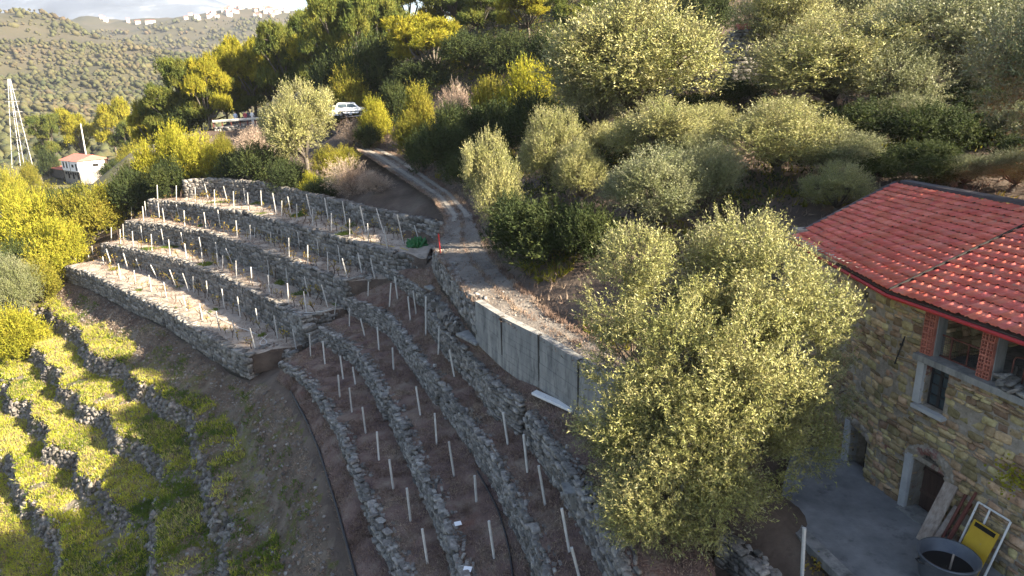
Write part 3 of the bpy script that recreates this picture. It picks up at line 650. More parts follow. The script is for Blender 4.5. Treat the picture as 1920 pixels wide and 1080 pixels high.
for (y, dz) in ((0, -.03), (0, 0), (1, 0)):
    for i in range(nseg + 1):
        u = i / nseg; prof = .042 * math.sin(math.pi * min(u / .55, 1)) + .012 * math.sin(math.pi * max((u - .55) / .45, 0)); tv.append((u, y, prof + dz + (.06 if y == 0 else .0)))
tf = [(r * (nseg + 1) + i, r * (nseg + 1) + i + 1, (r + 1) * (nseg + 1) + i + 1, (r + 1) * (nseg + 1) + i) for r in range(2) for i in range(nseg)]
TV, TF = np.array(tv), np.array(tf); tile_me = np_mesh('tile', TV, TF); tile_me.materials.append(G['tile'])
tiles = []
def tile_patch(E0, E1, Q0, Q1, rows):
    cols = int(np.linalg.norm(E1 - E0) / .235); g = np.random.default_rng(int(cols))
    bl = lambda u, v: (E0 * (1 - u) + E1 * u) * (1 - v) + (Q0 * (1 - u) + Q1 * u) * v
    for r in range(rows):
        for c in range(cols):
            o = bl(c / cols, r / rows); a = bl((c + 1) / cols, r / rows) - o; b = bl(c / cols, (r + 1) / rows) - o; b = b * 1.12; n_ = np.cross(a, b); n_ /= np.linalg.norm(n_)
            if n_[2] < 0: n_ = -n_
            o = o + n_ * (.012 + abs(g.normal()) * .006) - b * (.06 + g.normal() * .02) + a * g.normal() * .02
            tiles.append((o, np.stack([a * .985, b, n_], 1)))
tile_patch(EL, EB + (EL - EB) * .006, RLp, RS + (RLp - RS) * .006, 15); tile_patch(EB + (ER - EB) * .006, ER, RS + (RRp - RS) * .006, RRp, 15)
order = []
for i, (o, A_) in enumerate(tiles):
    px, py, d = proj(o + A_[:, 0] * .5 + A_[:, 1] * .5); order.append((d if -10 < px < 1930 and 0 < py < 1080 else 1e6, i))
order.sort(); ind = set(i for d, i in order[:300] if d < 1e5); V_, F_, k_ = [], [], 0
for i, (o, A_) in enumerate(tiles):
    if i in ind:
        ob = bpy.data.objects.new('tile', tile_me); C.objects.link(ob); par(ob, roof); M4 = np.eye(4); M4[:3, :3] = A_; M4[:3, 3] = o; ob.matrix_basis = Matrix(M4.tolist())
    else: V_.append(TV @ A_.T + o); F_.append(TF + k_); k_ += len(TV)
ob = link('tile_field', np_mesh('tile_field', np.concatenate(V_), np.concatenate(F_)), G['tile'], roof); ob['kind'] = 'stuff'
MB().tube([EB + (0, 0, .06), RS + (0, 0, .07)], .035, 6).build('seam_flashing', G['gap'], roof)
mb = MB(); sl_ = frame(RS - RLp); mb.box((RLp + RRp) / 2 + np.array([.08, 0, .07]), (np.linalg.norm(RRp - RLp) + .1, .42, .09), sl_); mb.build('ridge_cap', G['ridge_cap'], roof)
MB().box((EL + RLp) / 2 + [0, .02, .02], (np.linalg.norm(RLp - EL), .1, .16), frame(RLp - EL)).build('verge_board', G['ridge_cap'], roof)
for a, b in ((EL, EB), (EB, ER)): MB().tube([a + [-.06, 0, -.1], b + [-.06, 0, -.1]], .05, 8).build('gutter', G['red_paint'], roof)

# ------------------------------------------------------------------ concrete yard
yq = [(7.25, 16.3), (7.9, 17.6), (8.7, 19.0), (10.1, 19.0), (10.4, 17.0), (12.6, 9.6), (8.6, 9.4), (7.75, 13.2), (7.2, 15.4)]
mb = MB(); n_ = len(yq); mb.add([(x, y, YZ) for x, y in yq] + [(x, y, YZ - .5) for x, y in yq], [tuple(range(n_))[::-1], tuple(range(n_, 2 * n_))] + [(i, i + n_, (i + 1) % n_ + n_, (i + 1) % n_) for i in range(n_)])
yo = mb.build('yard_pavement', G['yard_concrete']); tag(yo, kind='structure')
bmx = bmesh.new(); bmx.from_mesh(yo.data); bmesh.ops.recalc_face_normals(bmx, faces=bmx.faces); bmx.to_mesh(yo.data); bmx.free()
kp = [np.array(p + (YZ,)) for p in ((7.0, 16.3), (7.1, 15.4), (7.6, 13.2), (8.4, 9.8))]
mb = MB()
for a, b in zip(kp[:-1], kp[1:]): mb.box((a + b) / 2 + [0, 0, -.05], (np.linalg.norm(b - a) + .02, .36, .22), frame(b - a))
tag(mb.build('yard_kerb', G['concrete']), kind='structure')

# ------------------------------------------------------------------ plants
def leaf_mesh(name, P, D, L, W, g, O=None):
    n = len(P); S = np.cross(D, g.normal(size=(n, 3)) if O is None else unit(O + [0, 0, .35]) + g.normal(size=(n, 3)) * .45); S /= np.linalg.norm(S, axis=1)[:, None] + 1e-9
    L = np.broadcast_to(L, n)[:, None]; W = np.broadcast_to(W, n)[:, None]; V = np.empty((n, 4, 3)); mid = P + D * L * .5
    V[:, 0] = P; V[:, 1] = mid + S * W * .5; V[:, 2] = P + D * L; V[:, 3] = mid - S * W * .5
    return np_mesh(name, V.reshape(-1, 3), np.arange(4 * n).reshape(n, 4))
def unit(v): return v / (np.linalg.norm(v, axis=-1, keepdims=True) + 1e-9)
def crown_points(lobes, nsh, nl, slen, g, upb=.5, inner=.55, noise=.7, thr=-.6, droop=0., spread=.7, low=-.75):
    """leafy shoots on the shells of the lobes: leaf base points and directions"""
    vol = np.array([r[0] * r[1] + r[0] * r[2] + r[1] * r[2] for c, r in lobes]); pr = vol / vol.sum(); wv = waves(int(g.integers(1e6)), 10, noise)
    idx = g.choice(len(lobes), nsh * 2, p=pr); Cc = np.array([c for c, r in lobes], float)[idx]; Rr = np.array([r for c, r in lobes], float)[idx]
    d = unit(g.normal(size=(len(idx), 3))); d = d[d[:, 2] > low] if False else d; k = d[:, 2] > low; Cc, Rr, d = Cc[k], Rr[k], d[k]
    rad = inner + (1 - inner) * g.random(len(d)) ** .6; P = Cc + d * Rr * rad[:, None]; k = wv(P) > thr; P, d = P[k][:nsh], d[k][:nsh]
    sd = unit(d * .75 + np.array([0, 0, upb - droop]) + g.normal(size=d.shape) * .35); ln = slen * g.uniform(.5, 1.25, len(P))
    fr_ = np.tile(np.linspace(.1, 1, nl), (len(P), 1)) + g.normal(size=(len(P), nl)) * .04
    B = P[:, None] + sd[:, None] * (fr_ * ln[:, None])[..., None]; LD = unit(sd[:, None] * .75 + g.normal(size=B.shape) * spread)
    return B.reshape(-1, 3), LD.reshape(-1, 3), np.repeat(d, nl, 0)
def trunk_mesh(name, lobes, base, r, g, subs=4):
    mb = MB(); base = np.array(base, float); fork = base + np.array([g.normal() * .1, g.normal() * .1, .28 * np.mean([c[2] - base[2] for c, _ in lobes])])
    mb.tube([base - [0, 0, .3], base, (base + fork) / 2 + g.normal(size=3) * r * .4, fork], [r * 1.5, r * 1.25, r, r * .9], 8)
    for c, rr_ in lobes:
        c = np.array(c, float); m_ = (fork + c) / 2 + g.normal(size=3) * .12 * np.linalg.norm(c - fork); mb.tube([fork, m_, c], [r * .6, r * .4, r * .16], 6)
        for k in range(subs):
            e = c + unit(g.normal(size=3) + [0, 0, .5]) * np.array(rr_) * .75; mb.tube([m_ * .4 + c * .6, (m_ * .3 + c * .7 + e) / 2 + g.normal(size=3) * .08, e], [r * .22, r * .12, r * .05], 5)
    return mb.mesh(name, True)
def lobes_of(g, n, R, flat=.8, rr=(.42, .62), zc=1.1):
    out = []
    for i in range(n):
        a = 2 * math.pi * (i + g.random() * .6) / n; q = R * g.uniform(.3, .62); out.append((np.array([q * math.cos(a), q * math.sin(a), R * zc + g.uniform(-.3, .35) * R]), np.array([1, 1, flat]) * R * g.uniform(*rr)))
    out.append((np.array([0, 0, R * (zc + .35)]), np.array([1, 1, flat]) * R * rr[1])); return out
KIND = {}
def make_kind(key, seeds, builder):
    KIND[key] = [builder(np.random.default_rng(s)) for s in seeds]
def b_olive(leaf, n=5000):
    def f(g):
        lb = lobes_of(g, 10, 3.0, .9, (.3, .56), 1.05); P, D, O = crown_points(lb, n, 15, .7, g, .65, .3, 1.7, -.25, low=-.95)
        me = leaf_mesh('crown', P, D, g.uniform(.085, .155, len(P)), g.uniform(.028, .044, len(P)), g, O); me.materials.append(G[leaf])
        t = trunk_mesh('trunk', lb, (0, 0, 0), .2, g); t.materials.append(G['bark']); return t, me
    return f
def b_bush(leaf, n=1800, tall=.9):
    def f(g):
        lb = lobes_of(g, 9, 2.0, tall, (.32, .6), .62); P, D, O = crown_points(lb, n, 13, .75, g, .9, .4, 1.3, -.35, spread=.5, low=-.9)
        me = leaf_mesh('foliage', P, D, g.uniform(.12, .22, len(P)), g.uniform(.035, .06, len(P)), g, O); me.materials.append(G[leaf])
        t = trunk_mesh('stem', lb, (0, 0, 0), .08, g, 3); t.materials.append(G['bark']); return t, me
    return f
def b_pine(leaf, n=2900, flat=.5):
    def f(g):
        lb = []
        for i in range(15):
            a = g.random() * 6.28; q = 2.7 * math.sqrt(g.random()); z = 1.3 + g.uniform(0, 3.9); lb.append((np.array([q * math.cos(a), q * math.sin(a), z]), np.array([1, 1, flat]) * g.uniform(.9, 1.5)))
        P, D, O = crown_points(lb, n, 16, .5, g, .75, .45, 1.3, -.3, spread=.6, low=-.35)
        me = leaf_mesh('crown', P, D, g.uniform(.2, .38, len(P)), g.uniform(.045, .075, len(P)), g, O); me.materials.append(G[leaf])
        t = trunk_mesh('trunk', lb, (0, 0, 0), .2, g, 2); t.materials.append(G['bark']); return t, me
    return f
def b_dry(g):
    lb = lobes_of(g, 6, 2.0, .8, (.45, .65), .6); P, D, O = crown_points(lb, 900, 9, .8, g, .7, .2, .8, -1.2, spread=.45, low=-.9)
    me = leaf_mesh('twigs', P, D, g.uniform(.2, .42, len(P)), g.uniform(.018, .035, len(P)), g); me.materials.append(G['dry_twig'])
    t = trunk_mesh('stem', lb, (0, 0, 0), .06, g, 6); t.materials.append(G['bark']); return t, me
make_kind('olive', (1, 2), b_olive('olive_leaf')); make_kind('olive_gold', (4, 5), b_olive('olive_leaf_gold'))
make_kind('bush', (7, 8), b_bush('bush_leaf')); make_kind('gold', (10, 11), b_bush('gold_leaf')); make_kind('dark', (13, 14), b_bush('shaded_dark_leaf', 1500))
make_kind('pine', (16, 17), b_pine('pine_leaf')); make_kind('pine_gold', (19,), b_pine('pine_gold')); make_kind('dry', (21, 22), b_dry)
HT = {'olive': 5.6, 'olive_gold': 5.6, 'bush': 3.5, 'gold': 3.5, 'dark': 3.5, 'pine': 6.1, 'pine_gold': 6.1, 'dry': 3.4}
WD = {'olive': 3.2, 'olive_gold': 3.2, 'bush': 2.3, 'gold': 2.3, 'dark': 2.2, 'pine': 3.6, 'pine_gold': 3.6, 'dry': 2.3}
NMS = {'olive': ('olive_tree', 'tree'), 'olive_gold': ('olive_tree', 'tree'), 'bush': ('bush', 'bush'), 'gold': ('bush', 'bush'), 'dark': ('bush', 'bush'), 'pine': ('pine_tree', 'tree'), 'pine_gold': ('pine_tree', 'tree'), 'dry': ('dry_shrub', 'shrub')}
count = {}
def plant_at(loc, kind, s, sz, label, group=None, rz=None):
    i = count.get(kind, 0); count[kind] = i + 1; t, m_ = KIND[kind][i % len(KIND[kind])]; nm, cat = NMS[kind]
    r = empty(nm, loc, label, cat, group); r.scale = (s, s, sz); r.rotation_euler = (0, 0, rz if rz is not None else (i * 2.39) % 6.28)
    for me in (t, m_): o = bpy.data.objects.new(me.name.split('.')[0], me); C.objects.link(o); o.parent = r
    return r
def plant(px, py, w, h, d, kind, label, group=None):
    """crown centred on px, py, w x h pixels, d metres off; its foot goes down to the ground below"""
    if kind.startswith('olive') and d < 56: w *= 1.13; h *= 1.06
    c = atd(px, py, d); gz = drop(c[0], c[1]); top = c[2] + h / 2 * d / F; s = w / 2 * d / F / WD[kind]
    ht = max(top - gz, HT[kind] * s * .55); sz = ht / HT[kind]; base = np.array([c[0], c[1], gz])
    if sz > s * 1.9: sz = s * 1.9; base[2] = gz
    return plant_at(base, kind, s, sz, label, group)
# the big olive in front of the house
g = np.random.default_rng(77); lb = []
for px, py, r, d in [(1195, 505, 80, 18.6), (1245, 560, 85, 18.2), (1385, 480, 95, 18.8), (1330, 545, 100, 18.2), (1450, 560, 105, 18.0), (1530, 590, 70, 18.0), (1160, 590, 70, 18.2), (1260, 650, 115, 17.4), (1390, 660, 125, 17.2), (1490, 680, 85, 17.4),
                     (1170, 690, 80, 17.6), (1340, 750, 115, 16.8), (1450, 760, 95, 17.0), (1220, 770, 105, 17.2), (1150, 800, 75, 17.4), (1300, 850, 110, 16.8), (1190, 870, 90, 17.0), (1420, 860, 90, 17.2), (1230, 950, 90, 16.6), (1330, 940, 95, 16.6), (1500, 820, 70, 18.0), (1180, 960, 50, 16.4), (1560, 720, 60, 18.8)]:
    c = atd(px, py, d); rm = r * d / F * .9; lb.append((c, np.array([rm, rm * 1.05, rm])))
tb = np.array([5.6, 16.2, drop(5.6, 16.2)])
ot = empty('olive_tree', tb, 'largest olive tree, pale gold crown in front of the stone house', 'tree')
P, D, O = crown_points(lb, 20000, 16, .5, g, .6, .32, 1.5, -.2, spread=.75, low=-.98)
me = leaf_mesh('crown', P, D, g.uniform(.06, .115, len(P)), g.uniform(.017, .030, len(P)), g, O); link('crown', me, G['olive_leaf_gold'], ot)
lt = lb[::2]; link('trunk', trunk_mesh('trunk', lt, tb, .26, g, 7), G['bark'], ot)
NEAR_OLIVES = 'olive trees on the slope above the dirt road'
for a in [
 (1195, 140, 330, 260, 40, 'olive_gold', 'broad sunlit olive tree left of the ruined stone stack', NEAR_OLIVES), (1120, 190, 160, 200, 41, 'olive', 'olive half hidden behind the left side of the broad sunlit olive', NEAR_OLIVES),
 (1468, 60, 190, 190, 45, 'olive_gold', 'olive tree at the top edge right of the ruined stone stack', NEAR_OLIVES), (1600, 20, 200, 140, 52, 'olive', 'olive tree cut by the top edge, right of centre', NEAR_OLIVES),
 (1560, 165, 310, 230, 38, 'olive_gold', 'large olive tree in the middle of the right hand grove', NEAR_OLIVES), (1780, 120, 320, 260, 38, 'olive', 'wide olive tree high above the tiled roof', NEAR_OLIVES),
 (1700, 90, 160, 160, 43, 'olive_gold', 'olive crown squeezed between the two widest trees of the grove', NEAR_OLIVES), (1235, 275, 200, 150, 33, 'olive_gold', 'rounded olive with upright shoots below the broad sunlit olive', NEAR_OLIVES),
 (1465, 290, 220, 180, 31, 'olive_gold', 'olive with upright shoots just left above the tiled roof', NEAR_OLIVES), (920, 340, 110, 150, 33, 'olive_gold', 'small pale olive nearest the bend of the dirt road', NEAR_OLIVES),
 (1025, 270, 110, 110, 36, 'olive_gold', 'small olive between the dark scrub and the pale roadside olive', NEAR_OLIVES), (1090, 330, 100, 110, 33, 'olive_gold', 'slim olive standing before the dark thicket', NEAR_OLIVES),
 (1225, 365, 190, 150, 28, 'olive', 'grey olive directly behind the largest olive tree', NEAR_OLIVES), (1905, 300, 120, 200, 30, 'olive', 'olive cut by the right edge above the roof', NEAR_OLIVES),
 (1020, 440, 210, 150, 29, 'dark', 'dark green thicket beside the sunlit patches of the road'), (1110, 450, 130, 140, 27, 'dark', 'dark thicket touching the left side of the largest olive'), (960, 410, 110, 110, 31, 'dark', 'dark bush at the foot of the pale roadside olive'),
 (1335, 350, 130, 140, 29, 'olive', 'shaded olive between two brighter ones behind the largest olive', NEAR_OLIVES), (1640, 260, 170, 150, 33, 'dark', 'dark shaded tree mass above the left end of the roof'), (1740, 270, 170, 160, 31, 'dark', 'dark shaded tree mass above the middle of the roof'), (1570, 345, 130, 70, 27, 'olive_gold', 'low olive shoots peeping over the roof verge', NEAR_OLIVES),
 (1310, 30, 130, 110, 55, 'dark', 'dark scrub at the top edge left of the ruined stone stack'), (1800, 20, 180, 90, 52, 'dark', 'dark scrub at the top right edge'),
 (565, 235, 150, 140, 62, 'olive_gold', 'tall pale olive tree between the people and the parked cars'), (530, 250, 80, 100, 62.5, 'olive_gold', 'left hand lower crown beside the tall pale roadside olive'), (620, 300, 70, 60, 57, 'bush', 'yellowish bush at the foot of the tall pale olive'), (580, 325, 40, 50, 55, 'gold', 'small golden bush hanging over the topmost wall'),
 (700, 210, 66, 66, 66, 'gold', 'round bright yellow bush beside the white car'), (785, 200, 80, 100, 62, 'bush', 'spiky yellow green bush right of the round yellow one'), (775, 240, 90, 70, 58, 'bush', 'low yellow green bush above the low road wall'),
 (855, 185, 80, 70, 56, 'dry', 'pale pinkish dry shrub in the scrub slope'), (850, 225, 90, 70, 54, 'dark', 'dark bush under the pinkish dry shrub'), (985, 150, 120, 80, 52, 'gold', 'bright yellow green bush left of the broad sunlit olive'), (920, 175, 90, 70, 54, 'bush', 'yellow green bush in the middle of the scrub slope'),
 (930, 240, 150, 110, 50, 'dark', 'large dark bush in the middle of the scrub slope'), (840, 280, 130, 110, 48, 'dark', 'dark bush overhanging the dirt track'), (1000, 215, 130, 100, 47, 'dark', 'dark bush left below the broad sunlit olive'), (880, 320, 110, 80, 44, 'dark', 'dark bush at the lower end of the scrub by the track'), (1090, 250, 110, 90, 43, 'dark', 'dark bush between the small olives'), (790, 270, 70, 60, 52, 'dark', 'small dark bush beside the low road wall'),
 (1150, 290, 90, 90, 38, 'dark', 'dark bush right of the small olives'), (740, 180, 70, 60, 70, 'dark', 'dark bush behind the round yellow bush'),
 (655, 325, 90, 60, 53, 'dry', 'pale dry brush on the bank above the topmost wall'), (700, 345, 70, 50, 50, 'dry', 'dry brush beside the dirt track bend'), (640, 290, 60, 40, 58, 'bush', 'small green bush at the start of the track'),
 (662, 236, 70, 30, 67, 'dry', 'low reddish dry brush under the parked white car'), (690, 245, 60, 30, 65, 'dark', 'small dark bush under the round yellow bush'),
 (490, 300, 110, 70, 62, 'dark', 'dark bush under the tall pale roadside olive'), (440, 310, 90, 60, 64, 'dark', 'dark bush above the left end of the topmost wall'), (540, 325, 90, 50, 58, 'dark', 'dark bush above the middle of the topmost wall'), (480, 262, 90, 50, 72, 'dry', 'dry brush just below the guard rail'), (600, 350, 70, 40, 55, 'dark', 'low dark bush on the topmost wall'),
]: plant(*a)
ORDS = 'first second third fourth fifth sixth seventh eighth ninth tenth eleventh twelfth thirteenth fourteenth fifteenth sixteenth seventeenth eighteenth nineteenth twentieth twenty-first twenty-second twenty-third twenty-fourth'.split()
PINES = 'pine trees on the hill behind the road'
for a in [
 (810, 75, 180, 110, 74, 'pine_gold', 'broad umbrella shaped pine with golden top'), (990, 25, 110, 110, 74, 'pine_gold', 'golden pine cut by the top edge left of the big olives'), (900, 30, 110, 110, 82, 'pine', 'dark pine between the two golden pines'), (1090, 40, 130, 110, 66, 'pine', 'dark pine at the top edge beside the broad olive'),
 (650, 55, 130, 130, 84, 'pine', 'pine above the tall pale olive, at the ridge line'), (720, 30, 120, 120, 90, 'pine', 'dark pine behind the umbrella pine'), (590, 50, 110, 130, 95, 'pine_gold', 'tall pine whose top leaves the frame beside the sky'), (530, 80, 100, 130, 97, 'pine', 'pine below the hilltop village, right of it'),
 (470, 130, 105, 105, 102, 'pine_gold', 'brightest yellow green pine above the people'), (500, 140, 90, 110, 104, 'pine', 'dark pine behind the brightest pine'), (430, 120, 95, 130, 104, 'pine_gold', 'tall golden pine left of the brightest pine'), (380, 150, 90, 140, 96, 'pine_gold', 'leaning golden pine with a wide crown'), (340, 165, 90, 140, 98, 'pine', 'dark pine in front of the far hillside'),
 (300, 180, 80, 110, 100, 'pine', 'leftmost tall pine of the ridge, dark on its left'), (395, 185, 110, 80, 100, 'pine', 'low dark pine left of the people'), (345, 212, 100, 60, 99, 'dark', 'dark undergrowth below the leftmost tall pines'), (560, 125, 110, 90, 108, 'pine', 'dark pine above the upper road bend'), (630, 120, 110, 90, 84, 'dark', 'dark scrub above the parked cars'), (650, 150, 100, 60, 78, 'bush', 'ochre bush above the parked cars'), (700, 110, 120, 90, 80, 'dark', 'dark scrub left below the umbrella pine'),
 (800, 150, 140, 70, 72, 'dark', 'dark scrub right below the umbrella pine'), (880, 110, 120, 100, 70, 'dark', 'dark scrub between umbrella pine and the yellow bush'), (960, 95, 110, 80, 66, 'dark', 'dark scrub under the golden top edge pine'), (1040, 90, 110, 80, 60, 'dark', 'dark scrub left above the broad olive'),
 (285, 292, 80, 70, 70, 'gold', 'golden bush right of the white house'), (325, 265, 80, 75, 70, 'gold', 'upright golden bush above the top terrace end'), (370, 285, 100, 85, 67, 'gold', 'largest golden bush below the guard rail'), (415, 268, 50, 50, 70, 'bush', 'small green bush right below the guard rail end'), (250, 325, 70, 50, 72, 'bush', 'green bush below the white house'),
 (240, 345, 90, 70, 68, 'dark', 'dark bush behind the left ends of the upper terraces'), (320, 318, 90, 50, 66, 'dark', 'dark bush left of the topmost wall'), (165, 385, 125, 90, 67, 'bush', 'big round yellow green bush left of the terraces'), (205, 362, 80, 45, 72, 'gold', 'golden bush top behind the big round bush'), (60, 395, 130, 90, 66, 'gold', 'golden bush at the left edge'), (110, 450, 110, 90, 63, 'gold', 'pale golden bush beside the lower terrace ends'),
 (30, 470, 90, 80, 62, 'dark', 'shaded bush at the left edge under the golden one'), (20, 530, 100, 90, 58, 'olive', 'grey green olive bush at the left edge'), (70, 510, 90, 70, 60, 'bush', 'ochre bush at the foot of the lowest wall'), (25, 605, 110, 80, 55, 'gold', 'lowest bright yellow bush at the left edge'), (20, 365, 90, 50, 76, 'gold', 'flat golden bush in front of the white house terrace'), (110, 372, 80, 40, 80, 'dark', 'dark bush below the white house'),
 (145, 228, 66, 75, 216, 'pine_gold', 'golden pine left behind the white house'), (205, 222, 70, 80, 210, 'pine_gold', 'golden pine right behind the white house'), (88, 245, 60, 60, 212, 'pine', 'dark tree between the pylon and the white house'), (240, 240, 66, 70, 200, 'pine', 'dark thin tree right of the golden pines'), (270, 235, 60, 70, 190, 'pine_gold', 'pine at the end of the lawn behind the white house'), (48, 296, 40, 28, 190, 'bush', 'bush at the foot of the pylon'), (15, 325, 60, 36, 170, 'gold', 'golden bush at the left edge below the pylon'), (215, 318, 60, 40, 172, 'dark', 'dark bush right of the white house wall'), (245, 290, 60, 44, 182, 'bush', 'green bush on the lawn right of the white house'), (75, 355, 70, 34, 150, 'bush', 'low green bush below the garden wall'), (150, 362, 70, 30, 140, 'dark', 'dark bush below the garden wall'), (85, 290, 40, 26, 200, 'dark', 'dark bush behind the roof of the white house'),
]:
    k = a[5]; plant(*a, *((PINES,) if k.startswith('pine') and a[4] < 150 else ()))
# more pines closing the ridge line and the top edge
TOPS = [(560, 10, 100, 120, 100), (610, -20, 120, 130, 104), (680, -10, 120, 120, 100), (760, -20, 130, 120, 100), (850, -25, 130, 120, 96), (940, -30, 120, 120, 94), (1030, -25, 130, 120, 84), (1130, -25, 130, 120, 76), (1220, -30, 130, 120, 74), (1320, -20, 130, 110, 72), (1420, -30, 130, 110, 70), (500, 45, 80, 110, 104), (450, 85, 80, 110, 104), (410, 115, 80, 110, 106), (360, 130, 70, 110, 108), (560, 80, 100, 110, 98), (610, 95, 100, 110, 94), (320, 200, 90, 70, 98), (280, 215, 70, 60, 102), (440, 165, 100, 80, 103)]
for i, a in enumerate(sorted(TOPS)):
    plant(*a, 'pine' if i % 3 else 'pine_gold', f'{ORDS[i]} pine from the left in the back row along the ridge', PINES)
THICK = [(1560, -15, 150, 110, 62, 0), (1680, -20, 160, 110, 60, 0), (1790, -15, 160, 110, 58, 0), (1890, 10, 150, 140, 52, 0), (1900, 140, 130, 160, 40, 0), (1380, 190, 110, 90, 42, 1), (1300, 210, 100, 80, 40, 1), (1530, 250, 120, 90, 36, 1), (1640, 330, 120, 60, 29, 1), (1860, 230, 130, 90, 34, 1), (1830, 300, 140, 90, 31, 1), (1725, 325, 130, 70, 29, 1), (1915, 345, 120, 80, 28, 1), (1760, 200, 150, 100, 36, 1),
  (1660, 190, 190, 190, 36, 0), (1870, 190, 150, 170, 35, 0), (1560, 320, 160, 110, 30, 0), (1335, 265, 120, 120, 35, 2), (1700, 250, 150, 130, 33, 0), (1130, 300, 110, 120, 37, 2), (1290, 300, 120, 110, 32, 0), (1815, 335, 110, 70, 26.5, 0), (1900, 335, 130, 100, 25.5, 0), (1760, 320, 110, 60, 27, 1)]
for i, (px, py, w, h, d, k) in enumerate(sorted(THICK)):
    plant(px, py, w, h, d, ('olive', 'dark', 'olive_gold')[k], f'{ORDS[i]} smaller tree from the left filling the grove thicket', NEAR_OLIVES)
# trees out of the frame on the right that shade the roof
for i, (x, y, s, sz) in enumerate(((17.8, 19.2, .9, 1.3), (19.6, 23.5, 1.1, 1.35), (17.4, 11.0, .75, 1.1), (24, 13, 1.1, 1.2), (26, 8.0, 1.1, 1.2), (23, 2.5, 1.25, 1.3))):
    plant_at((x, y, drop(x, y)), 'olive', s, sz, f'{ORDS[i]} olive right of the house beyond the frame', 'olives beyond the right edge')
for i, y in enumerate((6.6, 7.8, 9.0, 10.2, 11.4, 12.6, 13.6)):  # unseen hedge, added to shade the lower half of the big olive
    gz = drop(15.4, y); plant_at((15.4, y, gz), 'dark', .55, ((-1.8 if y < 11 else -2.7) - gz) / 3.5, f'{ORDS[i]} hedge bush behind the right end of the house, beyond the frame', 'hedge behind the house')

# scrub that covers the hill between the trees, one mass
g = np.random.default_rng(31); Q = np.c_[g.uniform(-32, 44, 70000), g.uniform(22, 112, 70000)]; nr = RR_r[:, :2]; D2 = ((Q[:, None] - nr[None, ::4]) ** 2).sum(2); jj = np.argmin(D2, 1) * 4; ln = -normals(RR_r)
side = ((Q - nr[jj]) * ln[jj, :2]).sum(1); ok = (side > 1.2) & (np.hypot(Q[:, 0] - 12.5, Q[:, 1] - 18) > 7.5); Q = Q[ok]; Q = np.c_[Q, ground_full(Q)]
dpt = Q @ fwd; xx = 960 + F * (Q @ cright) / dpt; yy = 540 - F * (Q @ cup) / dpt; Q = Q[(xx > 560) & (xx < 1960) & (yy > -60) & (yy < 620)]; left = Q[:, 0] - (Q[:, 1] - 30) * .28
Q = Q[waves(33, 8, 7.)(Q) > np.where(left > 2, .35, -.7)]; Q = Q[:8500]; n = len(Q); hh = g.uniform(.3, 1.9, n) * np.where(Q[:, 0] > 8, .55, 1.0); k = 12
P = Q[:, None] + g.normal(size=(n, k, 3)) * np.array([.32, .32, 0]) + np.array([0, 0, 1.]) * (g.random((n, k)) * hh[:, None])[..., None]; P = P.reshape(-1, 3); D = unit(g.normal(size=P.shape) * .7 + [0, 0, .8])
tag(link('scrub', leaf_mesh('scrub', P, D, g.uniform(.15, .32, len(P)), g.uniform(.05, .1, len(P)), g), G['shaded_dark_leaf']), 'dark green scrub covering the hill between the trees', 'scrub', kind='stuff')

k2 = g.random(n) < .35; Q2 = Q[k2] + [0.4, 0.3, 0]; P = Q2[:, None] + g.normal(size=(len(Q2), 10, 3)) * np.array([.3, .3, 0]) + np.array([0, 0, 1.]) * (g.random((len(Q2), 10)) * (hh[k2] * 1.15)[:, None])[..., None]; P = P.reshape(-1, 3); D = unit(g.normal(size=P.shape) * .6 + [0, 0, .9])
tag(link('scrub', leaf_mesh('scrub', P, D, g.uniform(.15, .3, len(P)), g.uniform(.04, .08, len(P)), g), G['bush_leaf']), 'yellowish green shoots mixed into the hill scrub', 'scrub', kind='stuff')

# ------------------------------------------------------------------ far country: valley side, village ridge, mountains
FP = np.array([atd(*p) for p in [(0, 330, 300), (100, 330, 310), (200, 320, 320), (300, 290, 340), (0, 300, 330), (300, 260, 380), (0, 210, 520), (150, 205, 540), (300, 190, 560), (0, 120, 720), (150, 130, 720), (250, 145, 690), (330, 135, 710),
    (-200, 30, 850), (0, 15, 900), (60, 18, 900), (150, 52, 890), (230, 88, 860), (330, 108, 820), (0, 75, 1060), (200, 130, 1020), (330, 135, 960), (150, 95, 1300), (300, 105, 1300), (400, 100, 1300), (500, 100, 1260), (-200, 60, 1700), (0, 60, 1700), (130, 38, 1700), (250, 40, 1700), (330, 38, 1690),
    (400, 20, 1650), (450, 15, 1650), (500, 17, 1650), (560, 20, 1700), (700, 34, 1700), (1000, 60, 1700), (300, 110, 2300), (500, 100, 2300), (0, 110, 2300), (900, 100, 2300), (420, 180, 700), (520, 180, 700), (700, 200, 600), (900, 220, 600), (1200, 160, 700), (1500, 130, 900), (1900, 130, 900), (-300, 330, 300), (-400, 150, 800)]])
far_h = rbf(FP)
az = np.radians(np.linspace(-62, 1.5, 120)); rr_ = np.geomspace(225, 2600, 110)
AZ, RR_ = np.meshgrid(az, rr_); FQ = np.c_[(RR_ * np.sin(AZ)).ravel(), (RR_ * np.cos(AZ)).ravel()]
fw = waves(61, 14, 160.); fw2 = waves(62, 14, 45.)
def far_full(Q):
    P3 = np.c_[Q, np.zeros(len(Q))]; r = np.hypot(Q[:, 0], Q[:, 1]); z = far_h(Q) + (6 * fw(P3) + 1.6 * fw2(P3)) * np.clip((r - 350) / 400, 0, 1)
    return z - np.clip((320 - r) / 80, 0, 1) * 25
fz = far_full(FQ); na = len(az); i = (np.arange(len(rr_) - 1)[:, None] * na + np.arange(na - 1)[None]).ravel(); FF = np.stack([i, i + 1, i + na + 1, i + na], 1); FV = np.c_[FQ, fz]
tag(link('far_hills', np_mesh('far_hills', FV, FF, True), G['far_soil']), kind='structure')
